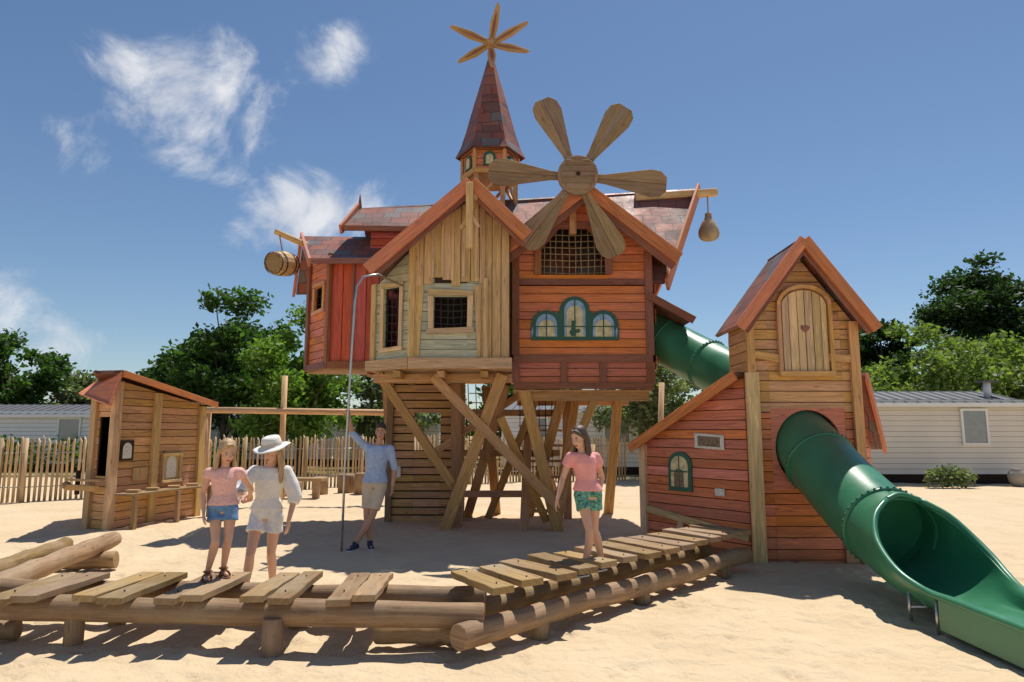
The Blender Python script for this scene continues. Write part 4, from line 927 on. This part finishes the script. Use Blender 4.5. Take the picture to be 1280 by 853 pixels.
def person(name,loc,J,yaw,hyaw,hpitch,bw,k,sk,hair,hairstyle,top,bot,topcfg,botcfg,shoe,hands,female=False,hroll=0,lim=1.0):
    loc=V(loc); E=empty(name,loc); J={a:loc+V(b) for a,b in J.items()}
    s=V((math.cos(yaw),math.sin(yaw),0)); f=V((math.sin(yaw),-math.cos(yaw),0))
    mb=MB(); Pp,Nn_=J['pelvis'],J['neck']; sp=Nn_-Pp
    base=[(-.2,.085,.075),(-.1,.15,.10),(.04,.162,.108),(.3,.130,.09),(.52,.142,.10),(.74,.165,.105),(.88,.150,.088),(.97,.085,.065),(1.03,.052,.05)]
    if female: base=[(-.2,.09,.08),(-.1,.16,.105),(.04,.168,.11),(.3,.118,.085),(.52,.132,.10),(.7,.148,.112),(.86,.14,.085),(.97,.075,.06),(1.03,.045,.045)]
    mb.loft([(Pp+sp*t,s*(rx*bw),f*(ry*bw)) for t,rx,ry in base],sk,20)
    R=Matrix.Rotation(hyaw,3,'Z')@Matrix.Rotation(hroll,3,'Y')@Matrix.Rotation(hpitch,3,'X'); hd=J['head']
    H_=lambda x,y,z:hd+R@(V((x,y,z))*k)
    cap(mb,Nn_-V((0,0,.03)),H_(0,.015,-.06),.052*k*lim,.048*k,sk)
    mb.ell(H_(0,.012,.03),(.073*k,.092*k,.085*k),sk,R); mb.ell(H_(0,-.022,-.035),(.056*k,.062*k,.078*k),sk,R); mb.ell(H_(0,-.045,-.088),(.026*k,.025*k,.020*k),sk,R)
    cap(mb,H_(0,-.082,.012),H_(0,-.098,-.022),.009*k,.014*k,sk,8)
    for q in (-1,1):
        mb.ell(H_(q*.073,.012,-.008),(.009*k,.018*k,.030*k),sk,R,10,6); mb.ell(H_(q*.035,-.055,-.03),(.022*k,.022*k,.024*k),sk,R,10,6)
        mb.ell(H_(q*.03,-.074,.026),(.02*k,.012*k,.008*k),sk,R,8,6)
    a=lim
    for q in 'RL':
        sh,el,wr=J['sh'+q],J['el'+q],J['wr'+q]
        chain(mb,[sh,sh.lerp(el,.4),el,el.lerp(wr,.3),wr],[.050*a,.044*a,.036*a,.037*a,.024*a],sk)
        cap(mb,Pp+sp*.86,sh,.06*a,.05*a,sk)
        hp,kn,an=J['hip'+q],J['kn'+q],J['an'+q]; td=(J['toe'+q]-an); td.z=0; td.normalize()
        chain(mb,[hp,hp.lerp(kn,.35),kn,kn.lerp(an,.3)-td*.012,an],[.084*a,.074*a,.050*a,.054*a,.033*a],sk)
        fl_=an+V((0,0,-.05*k))
        chain(mb,[an,fl_-td*.03*k,fl_+td*.08*k,fl_+td*.16*k],[.034*a,.03*a,.030*a,.022*a],sk)
        hdn=hands[q]; hand(mb,wr,hdn[0],hdn[1],hdn[2],hdn[3],k*.98*(.9 if female else 1),sk)
    o=mb.obj('body',E); vox(o,.0068,3)
    mb=MB()
    for q in (-1,1):
        mb.ell(H_(q*.030,-.0745,.006),(.0135*k,.008*k,.0075*k),eyew,R,10,6); mb.ell(H_(q*.030,-.0815,.006),(.006*k,.003*k,.0065*k),iris,R,8,6)
        mb.ell(H_(q*.031,-.084,.026),(.018*k,.004*k,.0035*k),hair,R,8,6)
    mb.ell(H_(0,-.083,-.055),(.023*k,.008*k,.004*k),lip,R,10,6); mb.ell(H_(0,-.082,-.062),(.019*k,.008*k,.005*k),lip,R,10,6)
    mb.obj('face_features',E)
    mb=MB()
    mb.ell(H_(0,.024,.050),(.080*k,.093*k,.079*k),hair,R,18,12); mb.ell(H_(0,.05,.0),(.074*k,.064*k,.085*k),hair,R,16,10)
    if hairstyle=='short':
        for i in range(26):
            an_=random.uniform(0,6.28); mb.ell(H_(.05*math.cos(an_),-.01+.06*math.sin(an_)*1.1,.105+random.uniform(-.02,.01)),(.024*k,.024*k,.02*k),hair,R,8,6)
    if hairstyle!='short':
        ln=hairstyle
        for i in range(17):
            an_=math.pi*(-.04+1.08*i/16); bx=.072*math.cos(an_); by=.018+.082*math.sin(an_)
            p0=H_(bx,by,.03); p1=H_(bx*1.08,by*1.05,-.06); e=ln*random.uniform(.8,1.12)
            p2=p1+V((R@V((bx*.15,0.01,0))).to_tuple())+V((random.uniform(-.012,.012),random.uniform(-.01,.01),-e*.55)); p3=p2+V((random.uniform(-.02,.02),random.uniform(-.012,.012),-e*.45))
            chain(mb,[p0,p1,p2,p3],[.016*k,.018*k,.016*k,.007*k],hair)
        for q in (-1,1): chain(mb,[H_(q*.02,-.058,.10),H_(q*.058,-.042,.06),H_(q*.074,-.006,0)],[.015*k,.015*k,.015*k],hair)
    o=mb.obj('hair',E); vox(o,.007,2)
    mb=MB(); off,t0,sl_,r_s,r_e=topcfg
    rg=[(Pp+sp*t,s*(rx*bw+off+(.010 if t<.2 else 0)),f*(ry*bw+off+(.008 if t<.2 else 0))) for t,rx,ry in [(t0,base[2][1],base[2][2])]+[b_ for b_ in base if t0<b_[0]<.93]]
    rg.append((Pp+sp*.96,s*(.085*bw+off),f*(.068*bw+off*.6)))
    mb.loft(rg,top,20)
    for q in 'RL':
        sh,el,wr=J['sh'+q],J['el'+q],J['wr'+q]; cap(mb,Pp+sp*.84,sh,.07*a,.053*a+off*.5,top)
        if sl_<=1: e_=sh.lerp(el,sl_); mb.tube([sh,sh.lerp(e_,.5),e_],[.053*a+off*.5,r_s,r_e],top,14)
        else:
            e_=el.lerp(wr,sl_-1); mb.tube([sh,sh.lerp(el,.6)],[.053*a+off*.5,r_s],top,14); mb.ell(sh.lerp(el,.6),r_s,top); mb.tube([sh.lerp(el,.6),el],[r_s,r_s*.95],top,14); mb.ell(el,r_s*.95,top); mb.tube([el,e_],[r_s*.95,r_e],top,14)
    o=mb.obj('top',E); vox(o,.010,2)
    mb=MB(); boff,fr,br=botcfg
    mb.loft([(Pp+sp*t,s*(rx*bw+boff),f*(ry*bw+boff)) for t,rx,ry in ((.14,.155,.103),(.04,.165,.11),(-.08,.155,.105),(-.13,.13,.09))],bot,20)
    for q in 'RL':
        hp,kn=J['hip'+q],J['kn'+q]; mb.ell(hp,.084*a+boff*.7,bot); e_=hp.lerp(kn,fr); mb.tube([hp,hp.lerp(e_,.5),e_],[.084*a+boff*.7,.082*a+boff*.7,br],bot,16)
    o=mb.obj('shorts',E); vox(o,.008,2)
    mb=MB(); mat_s,kind=shoe
    for q in 'RL':
        an=J['an'+q]; td=(J['toe'+q]-an); td.z=0; td.normalize(); sd=td.cross(Z); g=an+V((0,0,-.083*k))
        if kind=='shoe':
            mb.loft([(g+td*x_*k+V((0,0,z_*k)),sd*(w_*k),V((0,0,h_*k))) for x_,z_,w_,h_ in ((-.062,.05,.012,.03),(-.05,.045,.032,.045),(0,.05,.037,.052),(.05,.04,.042,.042),(.11,.032,.045,.03),(.16,.026,.038,.022),(.19,.02,.012,.012))],mat_s,14)
            mb.tube([g+V((0,0,.05*k)),g+V((0,0,.115*k))],[.042*k,.04*k],mat_s,12)
            mb.loft([(g+td*x_*k+V((0,0,.008)),sd*(w_*k),V((0,0,.012))) for x_,w_ in ((-.062,.015),(-.04,.038),(.05,.042),(.12,.048),(.18,.03),(.195,.01))],M['white'],12)
        else:
            mb.loft([(g+td*x_*k+V((0,0,.006)),sd*(w_*k),V((0,0,.010))) for x_,w_ in ((-.062,.015),(-.04,.034),(.05,.038),(.12,.044),(.18,.03),(.195,.01))],mat_s,12)
            for x_,z_ in ((.10,.03),(.03,.05)): mb.tube([g+td*x_*k+sd*(math.cos(t)*.042*k)+V((0,0,.01+math.sin(t)*.055*k)) for t in [math.pi*i/8 for i in range(9)]],.007,mat_s,6)
            mb.tube([g+td*(.0+.045*math.cos(t))*k*-1+sd*(math.sin(t)*.038*k)+V((0,0,.075*k)) for t in [2*math.pi*i/12 for i in range(13)]],.007,mat_s,6)
    mb.obj('footwear',E)
    return E,H_,R,J
denim=cloth('denim',(.15,.27,.46),.25,30); 
person('man',(-2.0,10.0,0),dict(pelvis=(.03,0,.93),neck=(.06,.0,1.47),head=(.10,-.03,1.645),shR=(-.115,0,1.425),elR=(-.29,-.11,1.62),wrR=(-.325,-.20,1.845),shL=(.235,.01,1.40),elL=(.30,.05,1.12),wrL=(.29,-.03,.88),
 hipR=(-.055,0,.88),hipL=(.115,0,.88),knR=(-.06,-.07,.48),knL=(.03,-.13,.47),anR=(-.02,.0,.085),anL=(-.20,-.12,.085),toeR=(.03,-.15,0),toeL=(-.26,-.27,0)),
 .1,.05,.12,.97,1.0,skin2,black,'short',cloth('chambray_shirt',(.40,.50,.70),.15,20),cloth('beige_shorts',(.66,.53,.38)),(.016,-.02,1.12,.054,.045),(.014,.80,.080),(cloth('navy_shoes',(.05,.06,.09)),'shoe'),
 {'R':((-.1,-.25,.95),(-.2,-1,-.1),-1,.95),'L':((-.05,-.1,-1),(-.8,.2,0),1,.3)})
E,H_,R,J=person('girl',(.72,6.60,.327),dict(pelvis=(.0,0,.76),neck=(-.05,-.01,1.135),head=(-.085,-.05,1.265),shR=(-.165,-.02,1.085),elR=(-.235,.02,.88),wrR=(-.295,-.08,.70),shL=(.085,.04,1.08),elL=(.15,.12,.89),wrL=(.10,.06,.70),
 hipR=(-.065,-.0,.73),hipL=(.065,.02,.73),knR=(.0,-.10,.41),knL=(.06,.06,.40),anR=(-.05,-.06,.07),anL=(.14,.13,.085),toeR=(-.2,-.16,0),toeL=(.02,.02,0)),
 -.35,-.75,.42,.74,.90,skin,brown,.28,cloth('pink_tshirt',(.84,.36,.34)),cloth('leaf_print_shorts',(.14,.33,.26),.9,45),(.014,.02,.42,.054,.056),(.014,.42,.080),(cloth('dark_trainers',(.05,.06,.09)),'shoe'),
 {'R':((-.25,-.3,-.9),(.9,-.2,0),-1,.3),'L':((-.3,-.3,-.9),(-.8,0,.2),1,.3)},True,lim=.76)
person('girl',(-2.46,5.95,.424),dict(pelvis=(.0,0,.60),neck=(.0,-.01,.93),head=(.03,-.045,1.055),shR=(-.12,-.04,.88),elR=(-.165,-.03,.71),wrR=(-.12,-.10,.56),shL=(.115,.03,.88),elL=(.17,.16,.73),wrL=(.10,.33,.66),
 hipR=(-.06,-.01,.57),hipL=(.06,.01,.57),knR=(-.01,-.09,.32),knL=(.07,-.03,.33),anR=(-.10,.0,.065),anL=(-.01,.10,.075),toeR=(-.03,-.2,0),toeL=(.10,-.06,0)),
 .45,.65,.45,.66,.86,skin,blond,.22,cloth('pink_lace_top',(.84,.48,.42),.15,60),denim,(.013,.02,.25,.046,.050),(.012,.38,.072),(cloth('brown_sandals',(.22,.10,.05)),'sandal'),
 {'R':((.2,-.4,-.8),(.6,.4,.2),-1,.35),'L':((-.3,.8,-.4),(0,.3,-1),1,.6)},True,lim=.68)
E,H_,R,J=person('woman',(-2.42,6.95,0),dict(pelvis=(-.02,0,.86),neck=(.02,-.06,1.315),head=(.05,-.12,1.445),shR=(-.135,-.07,1.265),elR=(-.225,-.24,1.08),wrR=(-.05,-.45,1.06),shL=(.175,-.03,1.26),elL=(.255,.0,1.01),wrL=(.235,-.10,.78),
 hipR=(-.10,0,.82),hipL=(.07,0,.82),knR=(-.11,-.14,.47),knL=(.03,.04,.46),anR=(-.19,-.04,.085),anL=(.0,.22,.10),toeR=(-.2,-.3,0),toeL=(.02,-.1,0)),
 -.1,-.45,.28,.86,.94,skin,blond,.24,cloth('white_lace_blouse',(.80,.78,.74),.06,40,.02,18),cloth('white_shorts',(.76,.76,.76),.12,30),(.020,.06,1.3,.076,.055),(.014,.42,.092),(cloth('tan_sandals',(.30,.18,.10)),'sandal'),
 {'R':((.1,-.9,-.3),(-.1,0,-1),-1,.6),'L':((-.05,-.2,-1),(-.8,.2,0),1,.3)},True,lim=.86)
mb=MB(); hm=plain('straw_hat',(.80,.77,.70),.8,var=.05,bump=.003,bs=120); hb=plain('hat_band',(.55,.49,.40),.8)
prof=[(.185,.056),(.165,.060),(.135,.066),(.105,.073),(.099,.1),(.095,.135),(.084,.162),(.055,.172),(0.004,.170)]
vs=[];fs=[];sg=36
for r,z in prof:
    for j in range(sg):
        a=2*math.pi*j/sg; wv=(.012*math.sin(2*a+.6)+.005*math.sin(5*a))*(r-.1)/.09 if r>.1 else 0
        vs.append(H_(r*math.cos(a)*.98,.012+r*math.sin(a)*1.08,z+wv))
for i in range(len(prof)-1):
    for j in range(sg): fs.append([i*sg+j,i*sg+(j+1)%sg,(i+1)*sg+(j+1)%sg,(i+1)*sg+j])
mb.add(vs,fs,hm,None,True); ob=mb.obj('sun_hat',E); md=ob.modifiers.new('s','SOLIDIFY'); md.thickness=.005
mb=MB(); mb.loft([(H_(0,.012,z),R@V((r*.94,0,0)),R@V((0,r*1.03,0))) for z,r in ((.078,.106),(.102,.103))],hb,36,False); mb.obj('hat_band',E)
